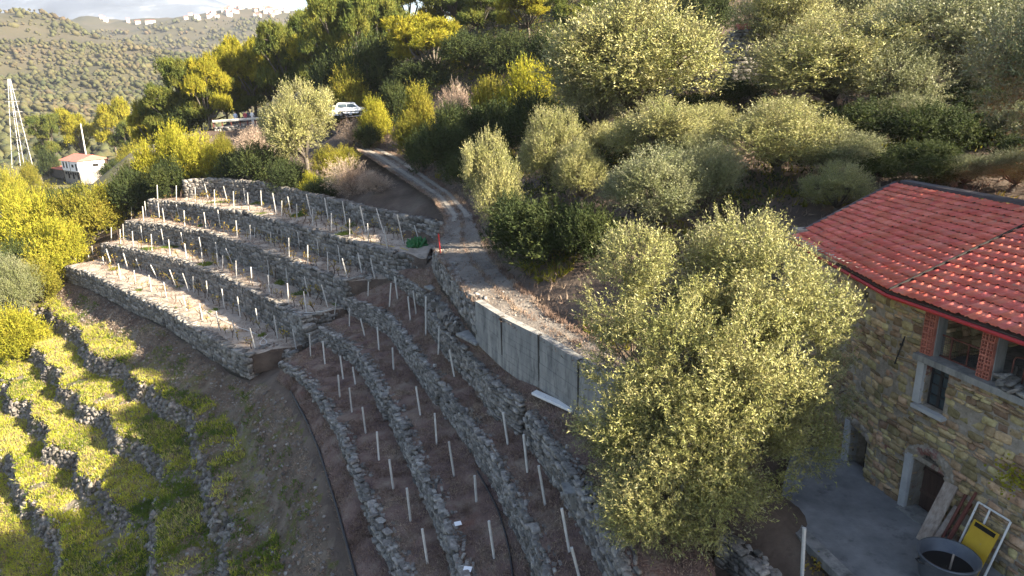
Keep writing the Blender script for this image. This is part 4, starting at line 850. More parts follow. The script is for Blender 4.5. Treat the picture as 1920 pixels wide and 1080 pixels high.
far_bvh = BVHTree.FromPolygons(FV.tolist(), FF.tolist())
def far_hit(px, py):
    h = far_bvh.ray_cast(Vector((0, 0, 0)), Vector(ray(px, py)).normalized(), 6000); return np.array(h[0]) if h[0] is not None else None
# woods on the far slopes, one mass
g = np.random.default_rng(9); IV = np.array([(1, 0, 0), (0, 1, 0), (-1, 0, 0), (0, -1, 0), (0, 0, 1.0), (0, 0, -1), (.7, -.7, .7), (-.7, -.6, .75)], float); IF = np.array([(0, 1, 4), (1, 2, 4), (2, 7, 4), (7, 6, 4), (6, 0, 4), (3, 6, 7), (3, 7, 2), (3, 0, 6), (1, 0, 5), (2, 1, 5), (3, 2, 5), (0, 3, 5)])
pts = []
for lo, hi, n in ((360, 1000, 20000), (1050, 1750, 7000)):
    r = lo + (hi - lo) * g.random(n); a = np.radians(-46 + 44 * g.random(n)); pts.append(np.c_[r * np.sin(a), r * np.cos(a)])
Q = np.concatenate(pts); Q = Q[waves(63, 8, 90.)(np.c_[Q, np.zeros(len(Q))]) > -1.5]; z = far_full(Q); r = np.hypot(Q[:, 0], Q[:, 1]); n = len(Q)
sz = (.9 + 2.9 * g.random(n) ** 1.8) * np.where(r > 1000, 1.5, 1); V = np.empty((n, len(IV), 3))
for k in range(len(IV)): V[:, k] = IV[k] * (1 + g.uniform(-.38, .38, (n, 1)))
V = V * (sz[:, None, None] * np.array([1, 1, 1.0])) + np.c_[Q, z + sz * .5][:, None]
tag(link('far_woods', np_mesh('far_woods', V.reshape(-1, 3), (IF[None] + (np.arange(n) * len(IV))[:, None, None]).reshape(-1, 3)), G['far_tree']), 'hazy brown green woods covering the far valley side', 'woods', kind='stuff')
# hilltop village
def village_house(p, w, d, h, rz, label, grp):
    r = empty('village_house', p, label, 'house', grp); r.rotation_euler = (0, 0, rz)
    a, b = w / 2, d / 2; mb = MB(); mb.box((0, 0, h / 2 - 4), (w, d, h + 8)); o = link('wall', mb.mesh('wall'), G['village_wall']); o.parent = r
    e = .5; mb = MB(); mb.add([(-a - e, -b - e, h), (a + e, -b - e, h), (a + e, b + e, h), (-a - e, b + e, h), (-a - e, 0, h + d * .22), (a + e, 0, h + d * .22)], [(0, 1, 5, 4), (2, 3, 4, 5), (0, 4, 3), (1, 2, 5), (0, 3, 2, 1)]); o = link('roof', mb.mesh('roof'), G['far_roof']); o.parent = r
g = np.random.default_rng(12); k = 0
while k < 52:
    px = 335 + 205 * g.random() ** .85; py = 10 + abs(g.normal()) * 9 + max(0, (400 - px) * .18)
    if g.random() < .12: px, py = 165 + 130 * g.random(), 28 + 14 * g.random()
    p = far_hit(px, py + 6)
    if p is None: continue
    village_house(p, g.uniform(7, 11), g.uniform(6, 9), g.uniform(4, 7.5), g.uniform(-.5, .5) + .3, 'tiny pale house of the hilltop village on the far ridge' if px > 320 else 'tiny pale house scattered along the far ridge', 'houses of the hilltop village' if px > 320 else 'houses scattered on the far ridge'); k += 1
# snowy mountains
nx_, ny_ = 130, 40; V = np.empty((ny_, nx_, 3)); w1 = waves(71, 16, 2200.); w2 = waves(72, 16, 700.); w3 = waves(73, 16, 260.)
pk = np.array([[-900, -20, 0], [-500, 0, 0], [-100, 20, 0], [60, 12, 0], [150, -8, 0], [240, -25, 0], [330, -22, 0], [400, 0, 0], [470, 22, 0], [540, 34, 0], [900, 60, 0]], float)
for i in range(nx_):
    px = -700 + 1500 * i / (nx_ - 1); top = np.interp(px, pk[:, 0], pk[:, 1])
    for j in range(ny_):
        t = j / (ny_ - 1); q = atd(px, top, 3500); b = atd(px, 130, 2750); p = b * (1 - t) + q * t; V[j, i] = p
VV = V.reshape(-1, 3); tt = np.repeat(np.linspace(0, 1, ny_), nx_); VV[:, 2] += (45 * w1(VV) + 30 * np.abs(w2(VV)) + 10 * w3(VV)) * np.sin(tt * math.pi * .9 + .1)
i = (np.arange(ny_ - 1)[:, None] * nx_ + np.arange(nx_ - 1)[None]).ravel(); tag(link('mountains', np_mesh('mountains', VV, np.stack([i, i + 1, i + nx_ + 1, i + nx_], 1), True), G['mountain']), kind='structure')

# ------------------------------------------------------------------ pylon, wires, pole, white house
pb = atd(38, 296, 205); pb[2] = drop(pb[0], pb[1]); tp = atd(17, 148, 205); ht = tp[2] - pb[2]
py_ = empty('pylon', pb, 'white lattice power pylon in front of the far hillside', 'pylon'); wB = 1.9
def leg(sx, sy, t): k = wB * (1 - t) + .22 * t; return np.array([tp[0] * t + pb[0] * (1 - t) + sx * k, tp[1] * t + pb[1] * (1 - t) + sy * k, pb[2] + ht * t])
for sx in (-1, 1):
    for sy in (-1, 1): MB().tube([leg(sx, sy, 0) - [0, 0, 1], leg(sx, sy, 1)], .085, 4).build('leg', G['post'], py_)
lv = [0, .17, .32, .45, .56, .66, .75, .83, .9, .96]
for a, b in zip(lv[:-1], lv[1:]):
    for (p, q) in (((-1, -1), (1, -1)), ((1, -1), (1, 1)), ((1, 1), (-1, 1)), ((-1, 1), (-1, -1))): MB().tube([leg(*p, a), leg(*q, b)], .055, 4).build('brace', G['zinc'], py_)
arms = []
for t, s in ((.62, 2.4), (.74, 2.1), (.88, 1.7)):
    c = (leg(-1, -1, t) + leg(1, 1, t)) / 2; MB().tube([c - [s, 0, 0], c + [s, 0, 0]], .06, 4).build('cross_arm', G['white_metal'], py_); arms.append(c + [s, 0, 0])
for a, (ex, ey), lab in zip(arms, ((430, 178), (430, 160), (430, 138)), ('lowest', 'middle', 'highest')):
    e = atd(ex, ey, 330); P_ = [a * (1 - t) + e * t - [0, 0, 14 * t * (1 - t)] for t in np.linspace(0, 1, 24)]
    tag(MB().tube(P_, .03, 4).build('power_line', G['zinc']), f'{lab} thin wire leaving the pylon to the right', 'wire', 'wires of the pylon', 'thing')
b = atd(160, 290, 200); b[2] = drop(b[0], b[1]); t_ = atd(151, 232, 200); o = MB().tube([b - [0, 0, .6], b, t_], [.24, .24, .14], 8).build('utility_pole', G['post'], None, True); tag(o, 'tall pale concrete pole behind the white house', 'pole', kind='thing')
K = atd(144, 303, 190); u = np.array([-.80, .60, 0]); v = np.array([.62, .78, 0]); wh = empty('white_house', K - [0, 0, 5], 'small white house with red roof standing on a stone ground floor', 'house')
Lu, Lv, Hh = 10.5, 8.2, 2.9; RW = np.array([u, v, [0, 0, 1]]).T
MB().box(K + u * Lu / 2 + v * Lv / 2 - [0, 0, Hh / 2], (Lu, Lv, Hh), RW).build('upper_wall', G['house_white'], wh)
MB().box(K + u * Lu / 2 + v * Lv / 2 - [0, 0, Hh + 2.0], (Lu - .3, Lv - .3, 4.0), RW).build('stone_base', G['rough_stone'], wh)
e = .5; q = [K - u * e - v * e, K + u * (Lu + e) - v * e, K + u * (Lu + e) + v * (Lv + e), K - u * e + v * (Lv + e), K - u * e + v * Lv / 2 + [0, 0, 1.5], K + u * (Lu + e) + v * Lv / 2 + [0, 0, 1.5]]
MB().add(q, [(0, 1, 5, 4), (2, 3, 4, 5), (0, 4, 3), (1, 2, 5), (0, 3, 2, 1)]).build('roof', G['far_roof'], wh)
for s, w_, h_, z in ((1.2, .7, 1.9, -1.7), (3.4, 1.2, .8, -1.4), (7.2, .7, 1.7, -1.3), (9.2, .7, 1.7, -1.3)):
    wn = MB().box(K + u * s - v * .02 + [0, 0, z], (w_, .12, h_), RW).build('window', G['gap'], wh); MB().box(K + u * s - v * .1 + [0, 0, z - h_ / 2 - .05], (w_ + .2, .2, .1), RW).build('window_sill', G['house_white'], wn)
MB().box(K - u * .02 + v * 4.6 + [0, 0, -1.4], (.12, 1.5, .8), RW).build('window', G['gap'], wh); MB().box(K - u * .05 + v * 7.6 + [0, 0, -1.4], (.12, 1.0, 2.8), RW).build('shutter', G['wood_dark'], wh)
MB().box(K + u * 5.2 - v * .06 + [0, 0, -1.45], (.1, .1, 2.8), RW).build('drainpipe', G['zinc'], wh)
for k in range(6): MB().box(K + u * (1.2 + k * 1.5) + v * .08 + [0, 0, -Hh - (.7 if k % 2 else 1.2)], (.55, .3, .7 if k % 2 else 1.8), RW).build('window', G['gap'], wh)
MB().box(K + u * (Lu + 5.4) + v * 2.5 - [0, 0, Hh + 1.2], (10.5, 5, 2.6), RW).build('terrace_base', G['rough_stone'], wh); MB().box(K + u * (Lu + 5.4) + v * 2.4 - [0, 0, Hh - .2], (11, 5.6, .25), RW).build('terrace_slab', G['far_roof'], wh)
stone_wall('garden_wall', 'grey stone garden wall below the white house', [atd(70, 350, 180), atd(120, 352, 178), atd(170, 352, 176)], [2.4, 2.4, 2.4], 0, sw=(.5, 1.0), sh=(.3, .5), seed=51, cap=1)

# ------------------------------------------------------------------ upper road with guard rail, people and cars
rf = [atd(372, 243, 90), atd(400, 239, 90), atd(450, 235.5, 90), atd(490, 233, 89), atd(520, 231, 88), atd(600, 226, 80), atd(650, 219.5, 70.5), atd(700, 215, 68.5)]
rb = [p + np.array([1.5, 6.5, .1]) for p in rf]; loft('upper_road', np.array(rf), np.array(rb), G['asphalt'], 80, 5, .01, seed=81)
loft('upper_road', np.array([atd(505, 214, 97), atd(535, 198, 101), atd(575, 180, 106)]), np.array([atd(540, 216, 97), atd(565, 200, 102), atd(600, 182, 107)]), G['asphalt'], 30, 4, .02, dz=.15, seed=82); BV = make_bvh()
stone_wall('road_wall', 'low stone wall under the guard rail', [rf[1], rf[2], rf[3], rf[4]], [1.1, 1.2, 1.2, 1.0], 0, sw=(.3, .7), sh=(.18, .3), seed=52, cap=1)
stone_wall('road_wall', 'low grey wall on the uphill side of the dirt track', [atz(688, 262, -5.2), atz(720, 275, -5.5), atz(728, 290, -5.9)] if False else [RR_r[26] + [.5, .3, .55], RR_r[34] + [.5, .3, .55], RR_r[44] + [.5, .3, .5]], [.9, .95, .8], 0, sw=(.3, .7), sh=(.18, .3), seed=53, cap=1)
gr = empty('guard_rail', rf[2], 'rusty guard rail along the upper road beside the people', 'guard rail')
ga = resample(np.array(rf[1:5]), 9)
for p in ga: MB().box(p + [0, .1, .45], (.12, .12, 1.0)).build('post', G['rust'], gr)
for p, q in zip(ga[:-1], ga[1:]):
    mb = MB(); R = frame(q - p); mb.box((p + q) / 2 + [0, 0, .78], (np.linalg.norm(q - p), .07, .3), R); mb.box((p + q) / 2 + [0, -.05, .78], (np.linalg.norm(q - p), .06, .07), R); mb.build('rail', G['post'], gr)
def person(px, py, d, label, top, bottom, pose):
    b = atd(px, py, d); b[2] = drop(b[0], b[1], b[2] + 3)
    v = [(0, 0, .95), (0, 0, 1.2), (0, 0, 1.42), (0, 0, 1.52), (0, 0, 1.66), (-.19, 0, 1.4), (-.25, pose * .1, 1.14), (-.2, -.2 * pose, .95), (.19, 0, 1.4), (.26, .05, 1.13), (.2 - .1 * pose, -.22 * pose, 1.0), (-.1, 0, .9), (-.11, -.03, .5), (-.12, .02, .08), (-.12, -.14, .04), (.1, 0, .9), (.11, -.02, .5), (.12, .03, .08), (.12, -.13, .04)]
    ed = [(0, 1), (1, 2), (2, 3), (3, 4), (2, 5), (5, 6), (6, 7), (2, 8), (8, 9), (9, 10), (0, 11), (11, 12), (12, 13), (13, 14), (0, 15), (15, 16), (16, 17), (17, 18)]
    rd = [.16, .15, .15, .06, .1, .075, .05, .035, .075, .05, .035, .1, .065, .045, .04, .1, .065, .045, .04]
    me = bpy.data.meshes.new('body'); me.from_pydata(v, ed, []); me.skin_vertices or bpy.context
    r = empty('person', b, label, 'person', 'people standing by the guard rail'); r.rotation_euler = (0, 0, pose * .5)
    o = bpy.data.objects.new('body', me); C.objects.link(o); o.parent = r
    sk = o.modifiers.new('skin', 'SKIN'); sk.use_smooth_shade = True
    if me.skin_vertices:
        for i, rr in enumerate(rd): me.skin_vertices[0].data[i].radius = (rr, rr); 
        me.skin_vertices[0].data[0].use_root = True
    ss = o.modifiers.new('sub', 'SUBSURF'); ss.levels = 1; ss.render_levels = 1
    dg = bpy.context.evaluated_depsgraph_get(); m2 = bpy.data.meshes.new_from_object(o.evaluated_get(dg)); bpy.data.objects.remove(o)
    for mm in (G['skin'], top, bottom): m2.materials.append(mm)
    for p in m2.polygons:
        c = p.center; p.material_index = 0 if c.z > 1.5 or (c.z < 1.06 and abs(c.x) > .15 and c.y * 1 < -.02 and c.z > .9) else (1 if c.z > .93 else 2); p.use_smooth = True
    o = bpy.data.objects.new('body', m2); C.objects.link(o); o.parent = r
    bm = bmesh.new(); bmesh.ops.create_icosphere(bm, subdivisions=2, radius=.115)
    for w in list(bm.verts):
        if w.co.z < -.02 and w.co.y < .02: w.co *= .8
        w.co += Vector((0, .015, 1.7))
    m3 = bpy.data.meshes.new('hair'); bm.to_mesh(m3); bm.free(); m3.materials.append(G['hair']); h = bpy.data.objects.new('hair', m3); C.objects.link(h); h.parent = r
person(443, 229, 91.5, 'person in a pale blue top standing alone by the guard rail', G['cloth_blue'], G['cloth_dark'], .4)
person(461, 228, 91.2, 'person in a dark red top, left of the small group', G['cloth_red'], G['cloth_dark'], 1)
person(467, 227, 92.5, 'person in dark clothes in the middle of the small group', G['cloth_dark'], G['cloth_dark'], -.6)
person(474, 227, 91.0, 'person in white, right of the small group', G['cloth_white'], G['cloth_white'], -1)
def car(px, py, d, yaw, label):
    b = atd(px, py, d); b[2] = drop(b[0], b[1], b[2] + 4); r = empty('car', b, label, 'car', 'white cars parked by the track', ); r.rotation_euler = (0, 0, yaw); r['kind'] = 'thing'
    def ch(name, mb, m, par_=None, smooth=False): o = link(name, mb.mesh(name, smooth), m); o.parent = par_ or r; return o
    prof = [(-1.62, .3), (-1.66, .55), (-1.62, .85), (-1.42, 1.34), (-1.3, 1.42), (.25, 1.4), (.42, 1.34), (.88, .9), (1.5, .8), (1.66, .68), (1.68, .32)]
    W = .74; n = len(prof); mb = MB(); V = []
    for y, k in ((-W, 0), (W, 0)):
        for x, z in prof: V.append((x, y * (1 - .13 * max(0, (z - .88) / .5)), z))
    mb.add(V, [tuple(range(n)), tuple(range(2 * n - 1, n - 1, -1))] + [(i + n, (i + 1) % n + n, (i + 1) % n, i) for i in range(n)]); body = ch('body', mb, G['car_paint'])
    bmm = bmesh.new(); bmm.from_mesh(body.data); bmesh.ops.bevel(bmm, geom=list(bmm.edges), offset=.03, segments=2, affect='EDGES'); bmesh.ops.recalc_face_normals(bmm, faces=bmm.faces); bmm.to_mesh(body.data); bmm.free()
    for sy in (-1, 1):
        for x0, x1, a0, a1 in ((-1.36, -.45, .1, 0), (-.38, .62, 0, .34)):
            mb = MB(); y0, y1 = sy * (W * .995 + .004), sy * (W * .895 + .008); mb.add([(x0 - .02, y0, .93), (x1 + .03, y0, .93), (x1 - a1, y1, 1.3), (x0 + a0, y1, 1.3)], [(0, 1, 2, 3)] if sy < 0 else [(3, 2, 1, 0)]); ch('window', mb, G['glass_dark'])
        for x in (-1.08, 1.08):
            mb = MB(); mb.tube([(x, sy * .78, .29), (x, sy * .58, .29)], .29, 18); t = ch('wheel', mb, G['rubber']); mb = MB(); mb.tube([(x, sy * .79, .29), (x, sy * .7, .29)], .17, 14); ch('rim', mb, G['zinc'], t)
        MB_ = MB().box((1.68, sy * .5, .62), (.04, .24, .14)); ch('headlight', MB_, G['glass_dark']); ch('tail_light', MB().box((-1.66, sy * .6, .72), (.04, .14, .22)), G['red_paint'])
        ch('side_trim', MB().box((0, sy * .752, .52), (3.0, .02, .07)), G['rubber'])
    ch('bumper', MB().box((1.7, 0, .38), (.1, 1.46, .18)), G['rubber']); ch('bumper', MB().box((-1.67, 0, .38), (.1, 1.46, .18)), G['rubber'])
    ch('windscreen', MB().add([(.9, -.66, .93), (.9, .66, .93), (.46, .6, 1.31), (.46, -.6, 1.31)], [(0, 1, 2, 3)]), G['glass_dark']); ch('roof_rack', MB().box((-.4, 0, 1.46), (1.2, 1.1, .05)), G['iron'])
car(660, 216, 73.5, .12, 'small white boxy hatchback parked beside the round yellow bush')
car(632, 218, 77, .2, 'white car mostly hidden behind the tall pale olive')

# ------------------------------------------------------------------ vineyard posts
ORD = ['first', 'second', 'third', 'fourth', 'fifth', 'sixth', 'seventh', 'eighth', 'ninth', 'tenth', 'eleventh', 'twelfth', 'thirteenth', 'fourteenth', 'fifteenth', 'sixteenth', 'seventeenth', 'eighteenth', 'nineteenth', 'twentieth'] + ['twenty ' + w for w in ('first', 'second', 'third', 'fourth', 'fifth', 'sixth', 'seventh', 'eighth', 'ninth')] + ['thirtieth'] + ['thirty ' + w for w in ('first', 'second', 'third', 'fourth', 'fifth', 'sixth', 'seventh', 'eighth', 'ninth')] + ['fortieth'] + ['forty ' + w for w in ('first', 'second', 'third', 'fourth', 'fifth', 'sixth', 'seventh', 'eighth', 'ninth')]
CR = {'a': (4.5, 100, 320), 'b': (4.8, 460, 320), 'c': (3.6, 440, 420), 'd': (3, 0, 360), 'e': (3, 640, 720), 'f': (5.4, 560, 680), 'g': (1, 0, 0)}
POSTS = [
 ('front row of the highest far terrace', 'a875,120,880,235 1037,125,1038,250 1195,140,1200,260 1357,160,1362,290 1518,175,1523,300 1638,185,1645,330 b138,180,150,365 245,200,280,400 328,270,325,410 462,300,465,460 605,345,607,495 773,385,775,545 937,430,940,600 1100,475,1110,655 1248,520,1280,705'),
 ('back row of the highest far terrace', 'a995,90,1000,215 1122,90,1145,215 1275,110,1308,240 1435,130,1470,265 1605,150,1625,280 b283,160,295,270 380,230,410,380 398,180,412,320 547,210,595,415 713,245,750,465 873,275,912,515 1032,320,1085,555 1178,340,1245,560 1365,395,1425,660 1520,490,1560,620'),
 ('front row of the second far terrace from above', 'a658,295,660,410 752,300,762,425 920,315,937,435 1102,335,1110,470 1270,350,1290,490 1540,420,1552,550 b40,490,50,620 83,510,87,605 228,555,230,660 390,605,395,775 560,670,563,845 738,730,745,910 872,790,920,975'),
 ('back row of the second far terrace from above', 'a770,258,785,385 882,270,897,400 1037,285,1070,415 1217,300,1242,440 1387,330,1412,490 1498,345,1522,475 1605,375,1630,505 b183,455,195,580 320,500,330,650 470,550,490,710 645,620,665,770 833,670,855,840 1012,740,1050,930 1125,790,1165,970'),
 ('front row of the third far terrace from above', 'a488,478,490,600 562,495,568,620 665,510,675,640 825,535,833,680 972,580,985,705 1108,615,1127,755 1250,690,1262,800 1378,695,1392,820 1428,715,1430,840 1540,760,1545,900 1665,815,1680,965 c110,290,118,400 225,345,235,460 355,400,365,535 465,455,485,595 685,510,672,625'),
 ('back row of the third far terrace from above', 'a587,450,593,580 737,465,755,605 908,490,935,630 1075,520,1105,660 1228,560,1258,720 1367,605,1390,740 1455,655,1510,785 1552,660,1555,770 1665,705,1680,810 c107,205,118,285 222,245,232,350 345,300,360,410 470,355,500,490 585,410,628,560'),
 ('front row of the lowest far terrace', 'a180,680,185,765 295,705,302,765 415,725,430,800 547,785,570,920 680,840,700,985 805,880,830,1020 930,940,955,1070 d1030,580,1050,665 1120,625,1140,720 1215,670,1235,780 1305,720,1335,830 1405,765,1435,880'),
 ('back row of the lowest far terrace', 'a325,635,335,710 445,660,490,795 590,695,630,830 697,745,735,840 820,795,875,905 980,835,1035,980 1090,865,1145,1020 d1085,475,1090,565 1160,500,1172,605 1247,545,1263,655 1335,590,1352,705 1437,655,1457,765 1540,695,1562,825 1645,770,1668,890'),
 ('shaded terrace nearest the concrete wall', 'c903,390,900,485 1055,400,1045,555 1080,355,1100,505 1170,490,1187,650 1205,450,1225,605 1290,490,1290,750 1380,690,1375,880 1450,850,1483,1030 e910,160,937,340 1025,285,1047,495 1110,460,1147,680 1240,700,1283,940 1295,920,1345,1110'),
 ('middle shaded terrace', 'c775,570,775,690 850,640,878,755 963,695,975,855 1065,835,1073,985 e420,15,445,175 525,165,537,340 605,325,635,520 750,515,760,660 830,770,860,980'),
 ('lowest shaded terrace', 'c505,745,513,890 595,790,610,945 712,890,733,1045 797,965,815,1080 f400,125,418,350 513,255,540,500 645,450,680,715 792,700,815,985 e270,425,293,595 368,585,390,770 455,815,485,1010'),
]
BV = make_bvh()
pm = bmesh.new(); bmesh.ops.create_cube(pm, size=1.0)
for v in pm.verts: v.co.z += .5
bmesh.ops.bevel(pm, geom=[e for e in pm.edges if abs(e.verts[0].co.z - e.verts[1].co.z) > .5], offset=.18, segments=1, affect='EDGES'); post_me = bpy.data.meshes.new('vineyard_post'); pm.to_mesh(post_me); pm.free(); post_me.materials.append(G['post'])
ROWS = []
for rowname, txt in POSTS:
    cr = None; raw = []
    for tok in txt.split():
        if tok[0].isalpha(): cr = CR[tok[0]]; tok = tok[1:]
        q = [float(x) for x in tok.split(',')]; s, ox, oy = cr; raw.append((q[0] / s + ox, q[1] / s + oy, q[2] / s + ox, q[3] / s + oy))
    raw.sort(key=lambda r: r[2]); row = []
    for tx, ty, bx, by in raw:
        b = hit(bx, by)
        if b is None or np.linalg.norm(b) > 90: continue
        db = b @ fwd; h = math.hypot(tx - bx, ty - by) * db / F; t = atd(tx, ty, db - .29 * h); row.append((b, t))
    for i, (b, t) in enumerate(row):
        d = t - b; h = float(np.linalg.norm(d)); d = d / h
        o = bpy.data.objects.new('vineyard_post', post_me); C.objects.link(o); o.location = Vector(b - d * .15); o.rotation_mode = 'QUATERNION'; o.rotation_quaternion = Vector(d).to_track_quat('Z', 'Y')
        w_ = .06 if 'far' in rowname else .07; o.scale = (w_, w_, min(h, 2.1) + .15)
        tag(o, f'{ORD[i]} pale vine post from the left, {rowname}', 'post', 'vineyard posts, ' + rowname, 'thing')
    if 'far' in rowname: ROWS.append((rowname, [b for b, t in row]))
# ------------------------------------------------------------------ pruned vines along the far rows
def vine_mesh(seed):
    g = np.random.default_rng(seed); mb = MB(); p = np.zeros(3); q = np.array([g.normal() * .08, g.normal() * .08, g.uniform(.28, .42)]); mb.tube([p - [0, 0, .1], q * .5 + g.normal(size=3) * .03, q], [.035, .03, .028], 5)
    L_ = []
    for k in range(g.integers(2, 4)):
        a = g.random() * 6.28; e = q + np.array([math.cos(a) * g.uniform(.12, .3), math.sin(a) * .1, g.uniform(.1, .35)]); f_ = e + np.array([g.normal() * .08, g.normal() * .05, g.uniform(.08, .25)]); mb.tube([q, e, f_], [.024, .018, .008], 4); L_ += [e, f_, (e + f_) / 2]
    me = mb.mesh('vine'); me.materials.append(G['vine_bark'])
    if seed % 3 != 2:
        bm = bmesh.new(); bm.from_mesh(me)
        for c in L_ * (2 if seed % 3 else 3):
            c = c + g.normal(size=3) * .06; d = unit(g.normal(size=3)); s = unit(np.cross(d, g.normal(size=3))); r = g.uniform(.04, .075)
            f = bm.faces.new([bm.verts.new(c), bm.verts.new(c + d * r + s * r * .7), bm.verts.new(c + d * r * 2), bm.verts.new(c + d * r - s * r * .7)]); f.material_index = 1
        bm.to_mesh(me); bm.free(); me.materials.append(G['vine_leaf'])
    return me
VM = [vine_mesh(i) for i in range(9)]
gv = np.random.default_rng(3)
for rowname, bs in ROWS:
    P_ = np.array(bs); S = np.r_[0, np.cumsum(np.linalg.norm(np.diff(P_[:, :2], axis=0), axis=1))]; s = 1.0; k = 0
    while s < S[-1] and k < 48:
        x, y = np.interp(s, S, P_[:, 0]) + gv.normal() * .08, np.interp(s, S, P_[:, 1]) + gv.normal() * .08; z = np.interp(s, S, P_[:, 2]); z = drop(x, y, z + .35)
        o = bpy.data.objects.new('grape_vine', VM[int(gv.integers(9))]); C.objects.link(o); o.location = (x, y, z); o.rotation_euler = (0, 0, gv.normal() * .6 + 2.2); q = gv.uniform(.65, 1.0); o.scale = (q, q, q)
        tag(o, f'{ORD[k]} pruned vine from the left, {rowname}', 'vine', 'pruned vines, ' + rowname, 'thing'); k += 1; s += gv.uniform(.8, 1.2)

# ------------------------------------------------------------------ hoses, pipes and small things on the terraces
def hose(pxs, r, m, label, name='hose', lift=.03, cat='hose'):
    P_ = [h for h in (hit(*p) for p in pxs) if h is not None]; P_ = resample(np.array(P_), len(P_) * 5); P_[:, 2] += lift
    k = np.array([.25, .5, .25]); Q = P_.copy()
    for _ in range(3): Q[1:-1] = (Q[:-2] + 2 * Q[1:-1] + Q[2:]) / 4
    return tag(MB().tube(Q, r, 6).build(name, m, None, True), label, cat, kind='thing')
hose([(380, 580), (410, 597), (440, 612), (470, 622), (490, 632), (503, 642), (500, 648), (488, 650), (486, 643), (497, 632), (502, 628)], .02, G['hose_white'], 'white garden hose looped on the lowest far terrace')
hose([(550, 586), (580, 588), (610, 585), (625, 578)], .02, G['hose_white'], 'white hose along the end of the second terrace wall', lift=.06)
hose([(625, 418), (650, 432), (680, 448), (700, 455), (730, 462), (755, 466), (765, 470)], .02, G['hose_yellow'], 'yellow hose lying along the highest far terrace')
hose([(545, 735), (575, 790), (600, 850), (618, 910), (634, 960), (650, 1020), (668, 1085), (680, 1130)], .06, G['hose_black'], 'dark water pipe along the foot of the lowest terrace', 'water_pipe', .05, 'pipe')
hose([(895, 885), (915, 920), (935, 960), (950, 1010), (958, 1050), (962, 1085), (965, 1120)], .035, G['hose_black'], 'thin black irrigation pipe on the middle shaded terrace', 'water_pipe', .04, 'pipe')
b = hit(826, 474); b = b if b is not None else atz(826, 474, -8.1); o = MB().tube([b - [0, 0, .2], b + [-.05, 0, 1.0]], .035, 8).build('marker_post', G['red_paint']); tag(o, 'thin red post at the corner of the road wall', 'post', kind='thing')
def heap(px, py, r, m, label, cat, name, h=.5, seed=1):
    b = hit(px, py); bm = bmesh.new(); bmesh.ops.create_icosphere(bm, subdivisions=5, radius=1.0); w = waves(seed, 14, .45); P_ = np.array([v.co[:] for v in bm.verts]); d = w(P_) * .16
    for v, q in zip(bm.verts, d): v.co = Vector((v.co.x * r * (1 + q), v.co.y * r * .6 * (1 + q), max(v.co.z, -.1) * h * (1 + 1.6 * q)))
    me = bpy.data.meshes.new(name); bm.to_mesh(me); bm.free(); o = link(name, me, m); o.location = Vector(b); tag(o, label, cat, kind='thing'); return o
heap(782, 463, .65, G['green_sheet'], 'crumpled green plastic sheet at the right end of the highest terrace', 'plastic sheet', 'green_sheet', .55, 3)
def slab_at(px, py, size, rz, tilt, m, name, label, cat, lift=.0):
    b = hit(px, py); R = Matrix.Rotation(rz, 3, 'Z') @ Matrix.Rotation(tilt, 3, 'X'); bm = bmesh.new(); bmesh.ops.create_cube(bm, size=1)
    for v in bm.verts: v.co = Vector((v.co.x * size[0], v.co.y * size[1], v.co.z * size[2])); 
    bmesh.ops.bevel(bm, geom=list(bm.edges), offset=min(size) * .15, segments=1, affect='EDGES'); me = bpy.data.meshes.new(name); bm.to_mesh(me); bm.free(); o = link(name, me, m); o.location = Vector(b) + Vector((0, 0, size[2] / 2 + lift)); o.rotation_euler = R.to_euler(); tag(o, label, cat, kind='thing'); return o
slab_at(892, 645, (1.5, .95, .12), -.95, 0, G['concrete'], 'concrete_slab', 'flat concrete slab against the foot of the concrete wall', 'slab', .25)
slab_at(812, 548, (.7, .6, .12), -.9, 0, G['concrete'], 'concrete_slab', 'small flat slab at the top of the stone pile by the road wall', 'slab', .2)
slab_at(1038, 757, (1.9, .26, .1), -.85, .1, G['white_metal'], 'wooden_board', 'whitish board lying at the foot of the concrete wall', 'board', .05)
slab_at(859, 988, (.22, .18, .02), .3, .1, G['house_white'], 'white_sheet', 'small white sheet on the ragged stone wall, upper one', 'sheet', .12)
slab_at(877, 1074, (.24, .2, .02), -.2, .1, G['house_white'], 'white_sheet', 'small white sheet on the ragged stone wall at the bottom edge', 'sheet', .12)
# heap of stacked slates between the wall and the road wall
sp = empty('slate_pile', hit(845, 590), 'pile of upright stacked slates at the foot of the stone road wall', 'stone pile'); gs = np.random.default_rng(4)
A_, B_ = hit(812, 560), hit(872, 628); items = []
for i in range(150):
    t = gs.random(); c = A_ * (1 - t) + B_ * t + np.array([gs.uniform(-.35, .3), gs.uniform(-.1, .1), gs.uniform(0, .28)]); items.append((c, frame(B_ - A_) @ rotz(gs.normal() * .4 + 1.3) @ rot_any(gs, .35), (gs.uniform(.3, .5), gs.uniform(.05, .09), gs.uniform(.2, .35))))
place_stones(items, sp, 'wall_stone', 100, 'slate', 'slate_fill')
